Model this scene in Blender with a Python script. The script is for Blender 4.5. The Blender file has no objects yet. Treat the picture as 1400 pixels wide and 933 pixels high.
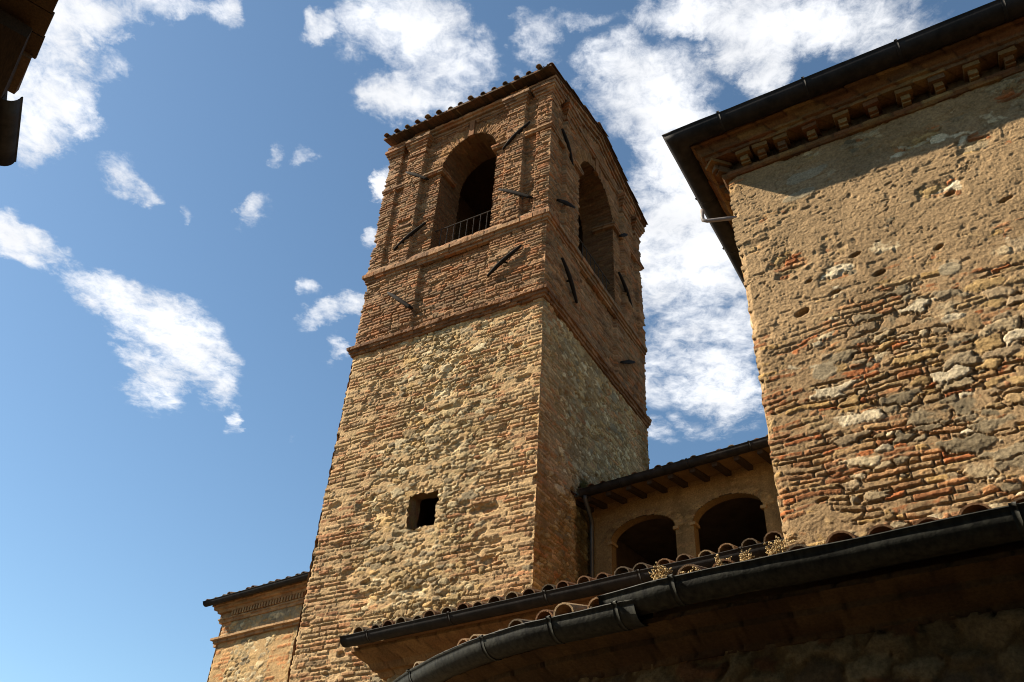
import bpy, math, random
import numpy as np
from mathutils import Vector, Matrix
R = math.radians
C = bpy.context.scene.collection
sc = bpy.context.scene

# ------------------------------------------------------------------ camera
EYE = 1.6                                   # heights below are given from eye level, the ground is EYE lower
cam_d = bpy.data.cameras.new("camera"); cam = bpy.data.objects.new("camera", cam_d); C.objects.link(cam)
F_PX, PITCH, ROLL = 1159.47, 0.6547043, 0.0654692
cam_d.sensor_width = 36.0; cam_d.lens = F_PX * 36.0 / 1400.0; cam_d.clip_start = 0.05; cam_d.clip_end = 6000
f = Vector((0, math.cos(PITCH), math.sin(PITCH))); r = Vector((1, 0, 0)); u = r.cross(f)
r2 = math.cos(ROLL) * r + math.sin(ROLL) * u; u2 = -math.sin(ROLL) * r + math.cos(ROLL) * u
M = Matrix((r2, u2, -f)).transposed().to_4x4(); M.translation = Vector((0, 0, EYE)); cam.matrix_world = M
sc.camera = cam
sc.render.engine = 'CYCLES'
sc.cycles.pixel_filter_type = 'BLACKMAN_HARRIS'; sc.cycles.filter_width = 1.05
sc.render.resolution_x = 1024; sc.render.resolution_y = 682

# ------------------------------------------------------------------ light
SUN = Vector((-0.757, 0.133, 0.640)).normalized()
SKY_STRENGTH = 0.056
SUN_STRENGTH = 5.0
EXPOSURE = 1.45
sd = bpy.data.lights.new("sun", 'SUN'); sd.energy = SUN_STRENGTH; sd.angle = R(0.5); sd.color = (1.0, 0.89, 0.72)
so = bpy.data.objects.new("sun", sd); C.objects.link(so); so.rotation_euler = SUN.to_track_quat('Z', 'Y').to_euler()
so.location = (-20, 5, 30)
vs = sc.view_settings; vs.view_transform = 'Standard'; vs.look = 'None'; vs.gamma = 1; vs.use_curve_mapping = False; vs.exposure = EXPOSURE

# clouds: soft ellipses on a flat cloud layer (direction / direction.z), broken up by noise
CLOUDS = [
(17.959, 9.649, 4.928, -0.974, 6.769, -6.016, 1.3),
(14.602, 5.424, 5.371, 1.764, 24.521, -15.087, 1.1),
(14.879, 4.354, 4.572, 2.845, 40.068, -23.952, 1.0),
(43.475, 9.829, 11.139, 2.138, 30.015, -18.065, 0.8),
(31.725, 1.187, 18.511, 21.716, 50.118, -23.741, 0.6),
(28.407, 10.649, 10.523, 1.63, 22.063, -14.399, 0.9),
(17.461, 14.333, -2.354, -22.25, 18.852, -31.754, 0.62),
(30.923, 17.234, 1.868, -16.738, 35.675, -45.013, 0.75),
(89.08, 15.682, 19.401, 4.172, 49.934, -41.882, 0.5),
(49.513, 7.392, 9.767, 3.895, 46.547, -39.172, 0.65),
(16.318, -11.943, 18.89, 37.094, 28.399, -12.486, 0.65),
(102.63, 27.003, 29.212, 5.383, 59.93, -57.5, 0.4),
(11.957, 7.735, 1.544, -8.31, 15.225, -24.257, 1.0),
(23.259, 10.075, 9.656, 1.994, 21.743, -21.654, 1.0),
(30.461, 15.255, 7.506, -4.632, 25.967, -33.401, 0.7),
(11.669, 7.255, -0.151, -10.122, 12.474, -23.24, 1.0),
(8.285, 4.395, -0.07, -6.428, 9.599, -17.206, 1.0),
(10.968, 6.411, -1.897, -7.083, 6.219, -13.334, 1.0),
(14.391, 4.211, 4.422, 1.092, 9.478, -13.731, 0.95),
(9.244, 8.842, -5.385, -19.312, 3.813, -20.38, 0.75),
(20.307, -1.944, 15.614, 10.377, 11.309, -10.896, 0.85),
(54.813, 1.491, 31.551, 15.075, 21.53, -26.661, 0.6),
(46.688, 6.779, 9.063, 3.767, 37.807, -43.418, 0.6),
(11.247, -0.964, 4.917, 17.949, 31.138, -32.81, 0.9),
(28.334, 2.948, 4.605, 3.019, 29.757, -35.202, 0.8),
(62.082, 7.822, 11.136, 2.239, 20.523, -27.292, 0.6),
(64.428, 10.458, 13.354, 3.456, 27.093, -45.656, 0.4),
(42.986, 3.677, 6.376, 2.349, 26.933, -24.484, 1.0),
(50.261, 4.472, 7.587, 5.272, 56.604, -57.928, 0.7),
(12.213, 0.685, 1.535, 1.134, 15.654, -9.795, 1.3),
(12.995, 4.345, -1.439, -5.918, 17.31, -12.31, 1.0),
(19.914, 1.348, 2.681, 1.649, 20.982, -15.604, 1.2),
(16.217, 0.464, 1.697, 1.595, 20.591, -14.86, 0.8),
(23.947, 7.14, -3.318, -8.211, 23.855, -17.205, 0.7),
(47.178, 6.203, 8.661, 3.78, 52.447, -32.432, 0.8),
(39.677, -2.672, 1.228, 1.989, 27.036, -17.497, 0.62),
(23.561, -2.394, 0.109, 4.345, 60.546, -37.062, 0.5),
(83.24, -4.35, 3.54, 4.093, 53.916, -37.315, 0.5),
(40.135, -4.492, -0.131, 2.631, 34.662, -23.989, 0.6),
(18.29, -2.674, -0.541, 1.137, 14.979, -10.367, 1.1),
(10.84, 3.131, -4.335, -5.702, 10.341, -6.639, 1.2),
(13.072, -2.583, -0.903, 0.75, 8.937, -7.559, 1.2),
(13.337, -2.407, -0.745, 0.542, 5.837, -5.943, 1.4),
(13.455, -3.028, -1.212, 0.497, 5.38, -5.431, 1.4),
(11.778, -2.449, -0.906, 0.921, 8.71, -11.017, 0.85),
(17.019, -3.072, -0.951, 0.893, 7.885, -11.112, 0.7),
(8.066, 0.723, -4.459, -5.424, 7.468, -8.133, 1.1),
(18.34, -4.63, -2.038, 0.802, 7.583, -9.592, 0.8),
(12.627, -2.539, -0.905, 2.07, 28.994, -17.539, 1.1),
(17.0, -4.408, -1.979, 1.016, 13.918, -8.857, 1.3),
(12.582, -3.867, -1.928, 1.402, 19.426, -12.053, 1.2),
(13.377, -4.936, -2.684, 1.462, 20.172, -12.622, 0.75),
(20.833, -8.473, -4.782, 2.089, 29.111, -17.82, 0.6),
(28.692, -8.03, -3.793, 2.195, 28.565, -20.272, 0.9),
(18.073, -1.389, -3.561, -4.806, 24.049, -36.87, 0.55),
(21.549, 2.08, -11.799, -23.024, 29.049, -36.56, 0.5),
(15.537, -3.603, -1.482, 2.91, 23.272, -38.097, 0.45)
]
w = bpy.data.worlds.new("World"); sc.world = w; w.use_nodes = True
nt = w.node_tree; N = nt.nodes; L = nt.links; N.clear()
def nd(t, **k):
    n = N.new(t)
    for a, b in k.items(): setattr(n, a, b)
    return n
def mth(op, a, b=None, c=None, clamp=False):
    n = nd('ShaderNodeMath', operation=op, use_clamp=clamp)
    for i, v in enumerate((a, b, c)):
        if v is None: continue
        if isinstance(v, (int, float)): n.inputs[i].default_value = v
        else: L.new(v, n.inputs[i])
    return n.outputs[0]
tc = nd('ShaderNodeTexCoord'); sx = nd('ShaderNodeSeparateXYZ'); L.new(tc.outputs['Generated'], sx.inputs[0])
zz = mth('MAXIMUM', sx.outputs[2], 0.06)
px = mth('DIVIDE', sx.outputs[0], zz); py = mth('DIVIDE', sx.outputs[1], zz)
lay = nd('ShaderNodeCombineXYZ'); L.new(px, lay.inputs[0]); L.new(py, lay.inputs[1]); lay.inputs[2].default_value = 0
def noise(vec, scale, detail, rough, off=0.0, dist=0.0):
    n = nd('ShaderNodeTexNoise'); n.inputs['Scale'].default_value = scale; n.inputs['Detail'].default_value = detail
    n.inputs['Roughness'].default_value = rough; n.inputs['Distortion'].default_value = dist
    m = nd('ShaderNodeVectorMath', operation='ADD'); L.new(vec, m.inputs[0]); m.inputs[1].default_value = (off, off * .7, off * .3)
    L.new(m.outputs[0], n.inputs['Vector']); return n
# domain warp
wn = noise(lay.outputs[0], 8.0, 8, 0.65, 3.1)
ws = nd('ShaderNodeVectorMath', operation='SUBTRACT'); L.new(wn.outputs['Color'], ws.inputs[0]); ws.inputs[1].default_value = (.5, .5, .5)
wm = nd('ShaderNodeVectorMath', operation='MULTIPLY_ADD'); L.new(ws.outputs[0], wm.inputs[0]); wm.inputs[1].default_value = (.14, .14, 0); L.new(lay.outputs[0], wm.inputs[2])
wx = nd('ShaderNodeSeparateXYZ'); L.new(wm.outputs[0], wx.inputs[0])
one = nd('ShaderNodeCombineXYZ'); L.new(wx.outputs[0], one.inputs[0]); L.new(wx.outputs[1], one.inputs[1]); one.inputs[2].default_value = 1
acc = None
for (a, b, c, d, e, g, s) in CLOUDS:
    d1 = nd('ShaderNodeVectorMath', operation='DOT_PRODUCT'); L.new(one.outputs[0], d1.inputs[0]); d1.inputs[1].default_value = (a, b, c)
    d2 = nd('ShaderNodeVectorMath', operation='DOT_PRODUCT'); L.new(one.outputs[0], d2.inputs[0]); d2.inputs[1].default_value = (d, e, g)
    q = mth('MULTIPLY', d1.outputs['Value'], d1.outputs['Value']); q = mth('MULTIPLY_ADD', d2.outputs['Value'], d2.outputs['Value'], q)
    v = mth('MULTIPLY_ADD', q, -s * .55, s, clamp=False); v = mth('MAXIMUM', v, 0.0)
    acc = v if acc is None else mth('MAXIMUM', acc, v) if False else mth('SMOOTH_MAX', acc, v, 0.10)
n1 = noise(lay.outputs[0], 8.0, 14, 0.66, 7.7, 0.25)
n2 = noise(lay.outputs[0], 30.0, 10, 0.68, 1.3, 0.4)
nn = mth('MULTIPLY_ADD', n2.outputs[0], 0.75, mth('MULTIPLY', n1.outputs[0], 1.0))
nn = mth('SUBTRACT', nn, 0.845)
fld = mth('MULTIPLY_ADD', nn, 2.5, acc)
mr = nd('ShaderNodeMapRange', interpolation_type='SMOOTHSTEP'); L.new(fld, mr.inputs[0]); mr.inputs[1].default_value = 0.10; mr.inputs[2].default_value = 1.42
dens = mth('MULTIPLY', mr.outputs[0], mth('MULTIPLY', mth('SUBTRACT', acc, 0.10), 2.4, clamp=True))
dens = mth('POWER', dens, 0.85)
sky = nd('ShaderNodeTexSky', sky_type='NISHITA', sun_disc=False)
sky.sun_elevation = math.asin(SUN.z); sky.sun_rotation = math.atan2(SUN.x, SUN.y) % (2 * math.pi)
sky.altitude = 300; sky.air_density = 1.0; sky.dust_density = 0.3; sky.ozone_density = 1.0
# cloud brightness: thick cores slightly greyer
core = noise(lay.outputs[0], 7.0, 5, 0.5, 12.0)
cr = nd('ShaderNodeMapRange'); L.new(core.outputs[0], cr.inputs[0]); cr.inputs[1].default_value = .35; cr.inputs[2].default_value = .65
cr.inputs[3].default_value = 6.2; cr.inputs[4].default_value = 7.6
cc = nd('ShaderNodeCombineXYZ'); L.new(cr.outputs[0], cc.inputs[0]); L.new(mth('MULTIPLY', cr.outputs[0], 1.015), cc.inputs[1]); L.new(mth('MULTIPLY', cr.outputs[0], 1.05), cc.inputs[2])
tn = nd('ShaderNodeMix', data_type='RGBA', blend_type='MULTIPLY'); tn.inputs[0].default_value = 1; L.new(sky.outputs[0], tn.inputs[6]); tn.inputs[7].default_value = (.87, 1.01, 1.01, 1)
mx = nd('ShaderNodeMix', data_type='RGBA'); L.new(dens, mx.inputs[0]); L.new(tn.outputs[2], mx.inputs[6]); L.new(cc.outputs[0], mx.inputs[7])
bg = nd('ShaderNodeBackground'); bg.inputs[1].default_value = SKY_STRENGTH; L.new(mx.outputs[2], bg.inputs[0])
wo = nd('ShaderNodeOutputWorld'); L.new(bg.outputs[0], wo.inputs[0])

# ------------------------------------------------------------------ numpy noise
def hsh(a, b=0, seed=0):
    a = np.asarray(a).astype(np.int64); b = np.asarray(b).astype(np.int64)
    x = (a * 374761393 + b * 668265263 + seed * 2246822519 + 12345) & 0xFFFFFFFF
    x = ((x ^ (x >> 13)) * 1274126177) & 0xFFFFFFFF
    x = ((x ^ (x >> 16)) * 2654435761) & 0xFFFFFFFF
    x = x ^ (x >> 15)
    return (x & 0xFFFFFF) / float(0x1000000)
def vn(x, y, seed=0):
    xi = np.floor(x); yi = np.floor(y); fx = x - xi; fy = y - yi
    fx = fx * fx * (3 - 2 * fx); fy = fy * fy * (3 - 2 * fy)
    a = hsh(xi, yi, seed); b = hsh(xi + 1, yi, seed); c = hsh(xi, yi + 1, seed); d = hsh(xi + 1, yi + 1, seed)
    return (a * (1 - fx) + b * fx) * (1 - fy) + (c * (1 - fx) + d * fx) * fy
def fbm(x, y, seed=0, o=4):
    s = 0; a = 1; t = 0
    for k in range(o):
        s = s + a * vn(x * 2 ** k + k * 17.3, y * 2 ** k + k * 5.1, seed + k * 31); t += a; a *= .5
    return s / t
def sst(a, b, x):
    t = np.clip((x - a) / (b - a), 0, 1); return t * t * (3 - 2 * t)
def pick(pal, rnd):
    pal = np.array(pal); i = np.minimum((rnd * len(pal)).astype(int), len(pal) - 1); return pal[i]

# ------------------------------------------------------------------ masonry patterns: return (height, colour) of units and where they are
def bricks(U, Z, course, blen, seed, pal, joint=.012, hgt=.014, jit=.35, wob=.012):
    Zw = Z + (fbm(U * 1.1, Z * 1.3, seed + 5, 3) - .5) * wob * 4
    y = Zw / course; k = np.floor(y)
    bj = lambda q: q + .28 * (hsh(q, 7, seed) - .5)
    k = np.where(y < bj(k), k - 1, k); k = np.where(y >= bj(k + 1), k + 1, k)
    dz = np.minimum(y - bj(k), bj(k + 1) - y) * course
    x = U / blen + hsh(k, 3, seed) * 7
    c = np.floor(x); bx = lambda q: q + jit * (hsh(q, k, seed + 1) - .5) * 1.6
    c = np.where(x < bx(c), c - 1, c); c = np.where(x >= bx(c + 1), c + 1, c)
    dx = np.minimum(x - bx(c), bx(c + 1) - x) * blen
    n = fbm(U * 22, Z * 30, seed + 9, 3) - .5
    d = np.minimum(dx, dz) - joint / 2 + n * .010
    prof = sst(0, .006, d); bricks.edge = np.abs(np.minimum(dx * 1.6, dz) - joint * .3 * hsh(k, c, seed + 12) + n * .008)
    r1 = hsh(c, k, seed + 2); r2 = hsh(c, k, seed + 3); r3 = hsh(c, k, seed + 4)
    sd_ = (y - k - .5)                                  # position across the course
    h = prof * hgt * (.25 + 1.3 * r2) + prof * (n * hgt * .9 + sd_ * (hsh(c, k, seed + 6) - .35) * hgt * .9) - .006
    col = pick(pal, r1) * (.78 + .44 * r3)[..., None] * (1 + (n * .7))[..., None]
    return h, col, prof, r2
def rubble(U, Z, sx, sz, seed, pal, hgt=.03, gap=.12):
    """flat irregular stones; also returns each stone's centre and a random number for picking it"""
    wu = (fbm(U * 8, Z * 10, seed + 11, 4) - .5) * .16; wz = (fbm(U * 9, Z * 13, seed + 12, 4) - .5) * .085
    X = (U + wu * sx / .2) / sx; Y = (Z + wz * sz / .1) / sz
    xi = np.floor(X); yi = np.floor(Y)
    F1 = np.full(X.shape, 9.); F2 = F1.copy(); ia = np.zeros(X.shape); ib = ia.copy(); ox = ia.copy(); oy = ia.copy()
    for dy in (-1, 0, 1):
        for dx in (-1, 0, 1):
            a = xi + dx; b = yi + dy
            off = (np.mod(b, 2)) * .5
            cx = a + off + .5 + .7 * (hsh(a, b, seed) - .5); cy = b + .5 + .55 * (hsh(a, b, seed + 1) - .5)
            wgt = .62 + .75 * hsh(a, b, seed + 2); sq = .75 + .5 * hsh(a, b, seed + 8)
            d = ((np.abs(X - cx) * sq) ** 2.4 + (np.abs(Y - cy) / sq) ** 2.4) ** (1 / 2.4) / wgt
            near = d < F1
            F2 = np.where(near, F1, np.minimum(F2, d)); ia = np.where(near, a, ia); ib = np.where(near, b, ib)
            ox = np.where(near, X - cx, ox); oy = np.where(near, Y - cy, oy); F1 = np.where(near, d, F1)
    e = F2 - F1
    n = fbm(U * 16, Z * 20, seed + 19, 5) - .5
    prof = sst(gap * .6, gap * 1.2, e + n * .25); rubble.edge = np.abs(e + n * .3 - gap * .4) * sz
    r1 = hsh(ia, ib, seed + 3); r2 = hsh(ia, ib, seed + 4); r3 = hsh(ia, ib, seed + 5)
    dome = np.clip(e * 1.3, 0, 1) ** .6
    tilt = ox * (hsh(ia, ib, seed + 6) - .5) * .9 + oy * (hsh(ia, ib, seed + 7) - .5) * 1.1
    h = prof * (hgt * (.15 + .75 * r2 + .35 * dome + tilt) + n * hgt * .6) - .006
    col = pick(pal, r1) * (.80 + .40 * r3)[..., None] * (1 + n * .75)[..., None]
    return h, col, prof, ((ia + .5) * sx, (ib + .5) * sz, hsh(ia, ib, seed + 9))
def slits(h, U, Z, edge, seed, depth=.03, wid=.010, thr=.5):
    """open, eroded joints: narrow grooves along unit edges, here and there"""
    m = sst(thr, thr + .12, fbm(U * 3.2, Z * 9, seed, 4)); return h - depth * m * sst(wid, wid * .35, edge)
def over(hu, cu, hm, cm, soft=.0022):
    """mortar surface hm laid over the units hu: whichever stands proud is seen"""
    t = sst(-soft, soft, hu - hm)
    return np.maximum(hu, hm), cu * t[..., None] + cm * (1 - t)[..., None]

PB_DARK = [(.33, .18, .10), (.29, .155, .088), (.37, .21, .12), (.41, .245, .145), (.23, .135, .085), (.39, .18, .09), (.34, .215, .13), (.27, .18, .115)]
PB_PALE = [(.46, .30, .18), (.49, .33, .20), (.41, .25, .145), (.51, .37, .225), (.45, .235, .13), (.44, .32, .20), (.38, .27, .17), (.48, .28, .155)]
PB_RED = [(.50, .19, .08), (.50, .26, .13), (.44, .235, .13), (.47, .31, .17), (.38, .175, .085), (.49, .29, .16), (.45, .33, .19), (.42, .30, .185), (.50, .34, .16)]
PS_TAN = [(.50, .40, .25), (.46, .35, .20), (.38, .31, .21), (.62, .53, .38), (.30, .25, .18), (.50, .35, .18), (.56, .47, .32), (.40, .30, .18)]
PS_MIX = [(.62, .53, .39), (.48, .39, .27), (.35, .29, .21), (.28, .235, .17), (.52, .37, .19), (.72, .64, .51), (.42, .33, .23), (.40, .29, .17)]
def mortar(U, Z, base, seed, amp=.16):
    n = fbm(U * 3, Z * 3, seed, 4) - .5; m = fbm(U * 30, Z * 30, seed + 3, 3) - .5
    return np.array(base) * (1 + amp * 2 * n + .25 * m)[..., None]

TONE = np.array([.76, .70, .575])                  # overall tint and reflectance scale for all vertex colours
# ------------------------------------------------------------------ mesh builder
def link_mesh(name, V, Fc, mat, parent=None, cols=None, smooth=False):
    me = bpy.data.meshes.new(name)
    V = np.asarray(V, dtype=np.float64)
    if isinstance(Fc, np.ndarray):
        nf, k = Fc.shape
        me.vertices.add(len(V)); me.vertices.foreach_set('co', V.astype(np.float32).ravel())
        me.loops.add(nf * k); me.loops.foreach_set('vertex_index', Fc.astype(np.int32).ravel())
        me.polygons.add(nf); me.polygons.foreach_set('loop_start', np.arange(0, nf * k, k, dtype=np.int32))
        me.polygons.foreach_set('loop_total', np.full(nf, k, dtype=np.int32)); me.update(calc_edges=True); me.validate()
    else:
        me.from_pydata([tuple(v) for v in V], [], Fc); me.update()
    if cols is not None:
        at = me.attributes.new('Col', 'FLOAT_COLOR', 'POINT')
        cc = np.ones((len(V), 4), np.float32); cc[:, :3] = np.clip(np.asarray(cols) * TONE, .004, .9); at.data.foreach_set('color', cc.ravel())
    me.polygons.foreach_set('use_smooth', np.full(len(me.polygons), smooth, dtype=bool))
    me.materials.append(mat)
    o = bpy.data.objects.new(name, me); C.objects.link(o)
    if parent: o.parent = parent
    return o

class MB:
    def __init__(s): s.v = []; s.f = []; s.c = []
    def add(s, vs, fs, col=(.3, .3, .3)):
        b = len(s.v); s.v += [tuple(q) for q in vs]; s.f += [tuple(b + i for i in q) for q in fs]
        s.c += ([col] * len(vs) if not isinstance(col, list) else col)
    def box(s, a, b, col=(.3, .3, .3), M=None, jit=0, rnd=random):
        vs = [Vector((x, y, z)) for z in (a[2], b[2]) for y in (a[1], b[1]) for x in (a[0], b[0])]
        if jit: vs = [q + Vector([rnd.uniform(-jit, jit) for _ in range(3)]) for q in vs]
        if M: vs = [M @ q for q in vs]
        s.add(vs, [(0, 2, 3, 1), (4, 5, 7, 6), (0, 1, 5, 4), (1, 3, 7, 5), (3, 2, 6, 7), (2, 0, 4, 6)], col)
    def tube(s, pts, rad, n=8, col=(.3, .3, .3), caps=True):
        pts = [Vector(p) for p in pts]; rad = rad if isinstance(rad, (list, tuple)) else [rad] * len(pts)
        ring = []; up = None
        for i, p in enumerate(pts):
            t = (pts[min(i + 1, len(pts) - 1)] - pts[max(i - 1, 0)]).normalized()
            if up is None: up = t.orthogonal().normalized()
            up = (up - t * up.dot(t)).normalized(); w_ = t.cross(up)
            ring.append([p + rad[i] * (math.cos(2 * math.pi * k / n) * up + math.sin(2 * math.pi * k / n) * w_) for k in range(n)])
        vs = [q for rg in ring for q in rg]
        fs = [(i * n + k, i * n + (k + 1) % n, (i + 1) * n + (k + 1) % n, (i + 1) * n + k) for i in range(len(pts) - 1) for k in range(n)]
        if caps: fs += [tuple(range(n))[::-1], tuple((len(pts) - 1) * n + k for k in range(n))]
        s.add(vs, fs, col)
    def prism(s, poly, ax, a, b, col=(.3, .3, .3)):
        """poly: 2D points; ax: axis it is extruded along (0 x: poly=(y,z); 1 y: poly=(x,z); 2 z: poly=(x,y))"""
        def P(q, t): return {0: (t, q[0], q[1]), 1: (q[0], t, q[1]), 2: (q[0], q[1], t)}[ax]
        n = len(poly); vs = [P(q, a) for q in poly] + [P(q, b) for q in poly]
        s.add(vs, [tuple(range(n)), tuple(range(2 * n - 1, n - 1, -1))] + [(i, n + i, n + (i + 1) % n, (i + 1) % n) for i in range(n)], col)
    def build(s, name, mat, parent=None, smooth=False):
        v = np.array(s.v, float); v[:, 2] += EYE if not getattr(s, 'raw', False) else 0
        return link_mesh(name, v, s.f, mat, parent, s.c, smooth)

def thing(name, label, cat, loc, rz=0, group=None):
    o = bpy.data.objects.new(name, None); C.objects.link(o); o.location = loc; o.rotation_euler = (0, 0, rz)
    o.empty_display_size = .3; o['label'] = label; o['category'] = cat
    if group: o['group'] = group
    return o

def wall(name, parent, o, u, n, u0, u1, z0, z1, res, fn, mat, keep=None, eL=None, eR=None, fade=.06):
    nu = max(2, int(round((u1 - u0) / res)) + 1); nz = max(2, int(round((z1 - z0) / res)) + 1)
    us = np.linspace(u0, u1, nu); zs = np.linspace(z0, z1, nz); U, Z = np.meshgrid(us, zs)
    h, col = fn(U, Z); du = np.zeros_like(U)
    if eR is not None:
        w_ = np.clip(1 - (u1 - U) / fade, 0, 1); hc = eR(zs)[:, None]; h = h * (1 - w_) + hc * w_; du = du + hc * w_
    if eL is not None:
        w_ = np.clip(1 - (U - u0) / fade, 0, 1); hc = eL(zs)[:, None]; h = h * (1 - w_) + hc * w_; du = du - hc * w_
    P = np.array(o)[None, None, :] + (U + du)[..., None] * np.array(u) + h[..., None] * np.array(n)
    P[..., 2] = Z + EYE
    idx = np.arange(nu * nz).reshape(nz, nu)
    Fq = np.stack([idx[:-1, :-1], idx[:-1, 1:], idx[1:, 1:], idx[1:, :-1]], -1)
    if keep is not None:
        k = keep((U[:-1, :-1] + U[1:, 1:]) / 2, (Z[:-1, :-1] + Z[1:, 1:]) / 2); Fq = Fq[k]
    Fq = Fq.reshape(-1, 4)
    used = np.unique(Fq); mp = np.full(nu * nz, -1); mp[used] = np.arange(len(used))
    return link_mesh(name, P.reshape(-1, 3)[used], mp[Fq], mat, parent, col.reshape(-1, 3)[used], smooth=True)

def mitre(path, closed=False):
    p = [np.array(q, float) for q in path]; n = len(p); out = []
    for i in range(n):
        a = p[i - 1] if (i > 0 or closed) else None; b = p[(i + 1) % n] if (i < n - 1 or closed) else None
        ns = []
        if a is not None: d = p[i] - a; d /= np.linalg.norm(d); ns.append(np.array([d[1], -d[0]]))
        if b is not None: d = b - p[i]; d /= np.linalg.norm(d); ns.append(np.array([d[1], -d[0]]))
        if len(ns) == 2: m = (ns[0] + ns[1]) / (1 + ns[0] @ ns[1])
        else: m = ns[0]
        out.append(m)
    return p, out

def sweep(name, parent, path, profile, mat, ds=.03, pal=None, blen=.26, seed=1, amp=.006, closed=False, smooth=False, shift=None, caps=True, sag=0, groove=.006, dent=0.0):
    """sweep a profile of (offset outwards, z) along a plan path, with brick by brick colour and a little wear"""
    p, m = mitre(path, closed); n = len(p); pts = []; mm = []; ss = []; s = 0
    segs = [(i, (i + 1) % n) for i in range(n if closed else n - 1)]
    for a, b in segs:
        ln = np.linalg.norm(p[b] - p[a]); k = max(1, int(ln / ds))
        for j in range(k):
            t = j / k; pts.append(p[a] * (1 - t) + p[b] * t); mm.append(m[a] * (1 - t) + m[b] * t if ds < 50 else m[a]); ss.append(s + t * ln)
        s += ln
    if not closed: pts.append(p[-1]); mm.append(m[-1]); ss.append(s)
    # inside one straight run the mitre must stay the run's own normal except at its ends: shear the profile linearly
    pts = np.array(pts); mm = np.array(mm); ss = np.array(ss); pr = np.array(profile, float); K = len(pr); T = len(pts)
    # exact offset: interpolate the mitred corners of every profile point
    P = np.zeros((T, K, 3)); P[:, :, :2] = pts[:, None, :] + mm[:, None, :] * pr[None, :, 0, None]; P[:, :, 2] = pr[None, :, 1]
    S = np.repeat(ss[:, None], K, 1); Kk = np.repeat(np.arange(K)[None], T, 0).astype(float)
    # profile arc as v coordinate
    arc = np.concatenate([[0], np.cumsum(np.hypot(np.diff(pr[:, 0]), np.diff(pr[:, 1])))]); A = np.repeat(arc[None], T, 0)
    nz_ = fbm(S * 14, A * 25 + 3, seed, 3) - .5; row = np.floor(A / .075)
    bid = np.floor(S / blen + hsh(row, 1, seed) * 3)
    if pal is not None:
        fr_ = (S / blen + hsh(row, 1, seed) * 3) - bid; edge = np.minimum(fr_, 1 - fr_) * blen
        g = 1 - sst(.004, .02, edge)
        b1 = hsh(bid, row, seed + 2); col = pick(pal, b1) * (.8 + .4 * hsh(bid, row, seed + 3))[..., None] * (1 + nz_ * .5)[..., None]
        col = col * (1 - .45 * g[..., None]); dsp = nz_ * amp * 2 + (hsh(bid, 5, seed + 4) - .5) * amp * 1.5 - g * groove
    else:
        col = np.full((T, K, 3), .3); dsp = nz_ * amp * 2
    if pal is None:
        dn = fbm(S * 2.2, A * 3, seed + 77, 3) - .5; dsp = dn * dent; P[:, :, 2] += dn * dent * .7
    P[:, :, :2] += mm[:, None, :] * dsp[..., None]; P[:, :, 2] += nz_ * amp + (fbm(S * .7, S * 0 + 2, seed + 8, 2) - .5) * sag
    idx = np.arange(T * K).reshape(T, K)
    nxt = np.roll(idx, -1, 0)
    q = np.stack([idx[:, :-1], nxt[:, :-1], nxt[:, 1:], idx[:, 1:]], -1)
    if not closed: q = q[:-1]
    faces = [tuple(int(v) for v in t) for t in q.reshape(-1, 4)]
    if caps and not closed: faces += [tuple(int(v) for v in idx[0])[::-1], tuple(int(v) for v in idx[-1])]
    V = P.reshape(-1, 3).copy(); V[:, 2] += EYE
    return link_mesh(name, V, faces, mat, parent, col.reshape(-1, 3), smooth)

# ------------------------------------------------------------------ materials
def newmat(name):
    m = bpy.data.materials.new(name); m.use_nodes = True; t = m.node_tree; t.nodes.clear()
    b = t.nodes.new('ShaderNodeBsdfPrincipled'); o = t.nodes.new('ShaderNodeOutputMaterial'); t.links.new(b.outputs[0], o.inputs[0])
    return m, t, b
def tnoise(t, scale, detail=6, rough=.6, sc3=None):
    tc = t.nodes.new('ShaderNodeTexCoord'); n = t.nodes.new('ShaderNodeTexNoise')
    n.inputs['Scale'].default_value = scale; n.inputs['Detail'].default_value = detail; n.inputs['Roughness'].default_value = rough
    if sc3:
        mp = t.nodes.new('ShaderNodeMapping'); mp.inputs['Scale'].default_value = sc3; t.links.new(tc.outputs['Object'], mp.inputs[0]); t.links.new(mp.outputs[0], n.inputs['Vector'])
    else: t.links.new(tc.outputs['Object'], n.inputs['Vector'])
    return n
def ramp(t, src, stops):
    r_ = t.nodes.new('ShaderNodeValToRGB'); e = r_.color_ramp.elements
    while len(e) < len(stops): e.new(.5)
    for q, (p, c) in zip(e, stops): q.position = p; q.color = (*c, 1) if isinstance(c, tuple) else (c, c, c, 1)
    t.links.new(src, r_.inputs[0]); return r_
def mul(t, a, b, fac=1.0):
    m = t.nodes.new('ShaderNodeMix'); m.data_type = 'RGBA'; m.blend_type = 'MULTIPLY'; m.inputs[0].default_value = fac
    t.links.new(a, m.inputs[6]); t.links.new(b, m.inputs[7]); return m.outputs[2]
def bump(t, b, src, strength, dist, prev=None):
    n = t.nodes.new('ShaderNodeBump'); n.inputs['Strength'].default_value = strength; n.inputs['Distance'].default_value = dist
    t.links.new(src, n.inputs['Height'])
    if prev: t.links.new(prev, n.inputs['Normal'])
    t.links.new(n.outputs[0], b.inputs['Normal']); return n.outputs[0]
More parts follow.
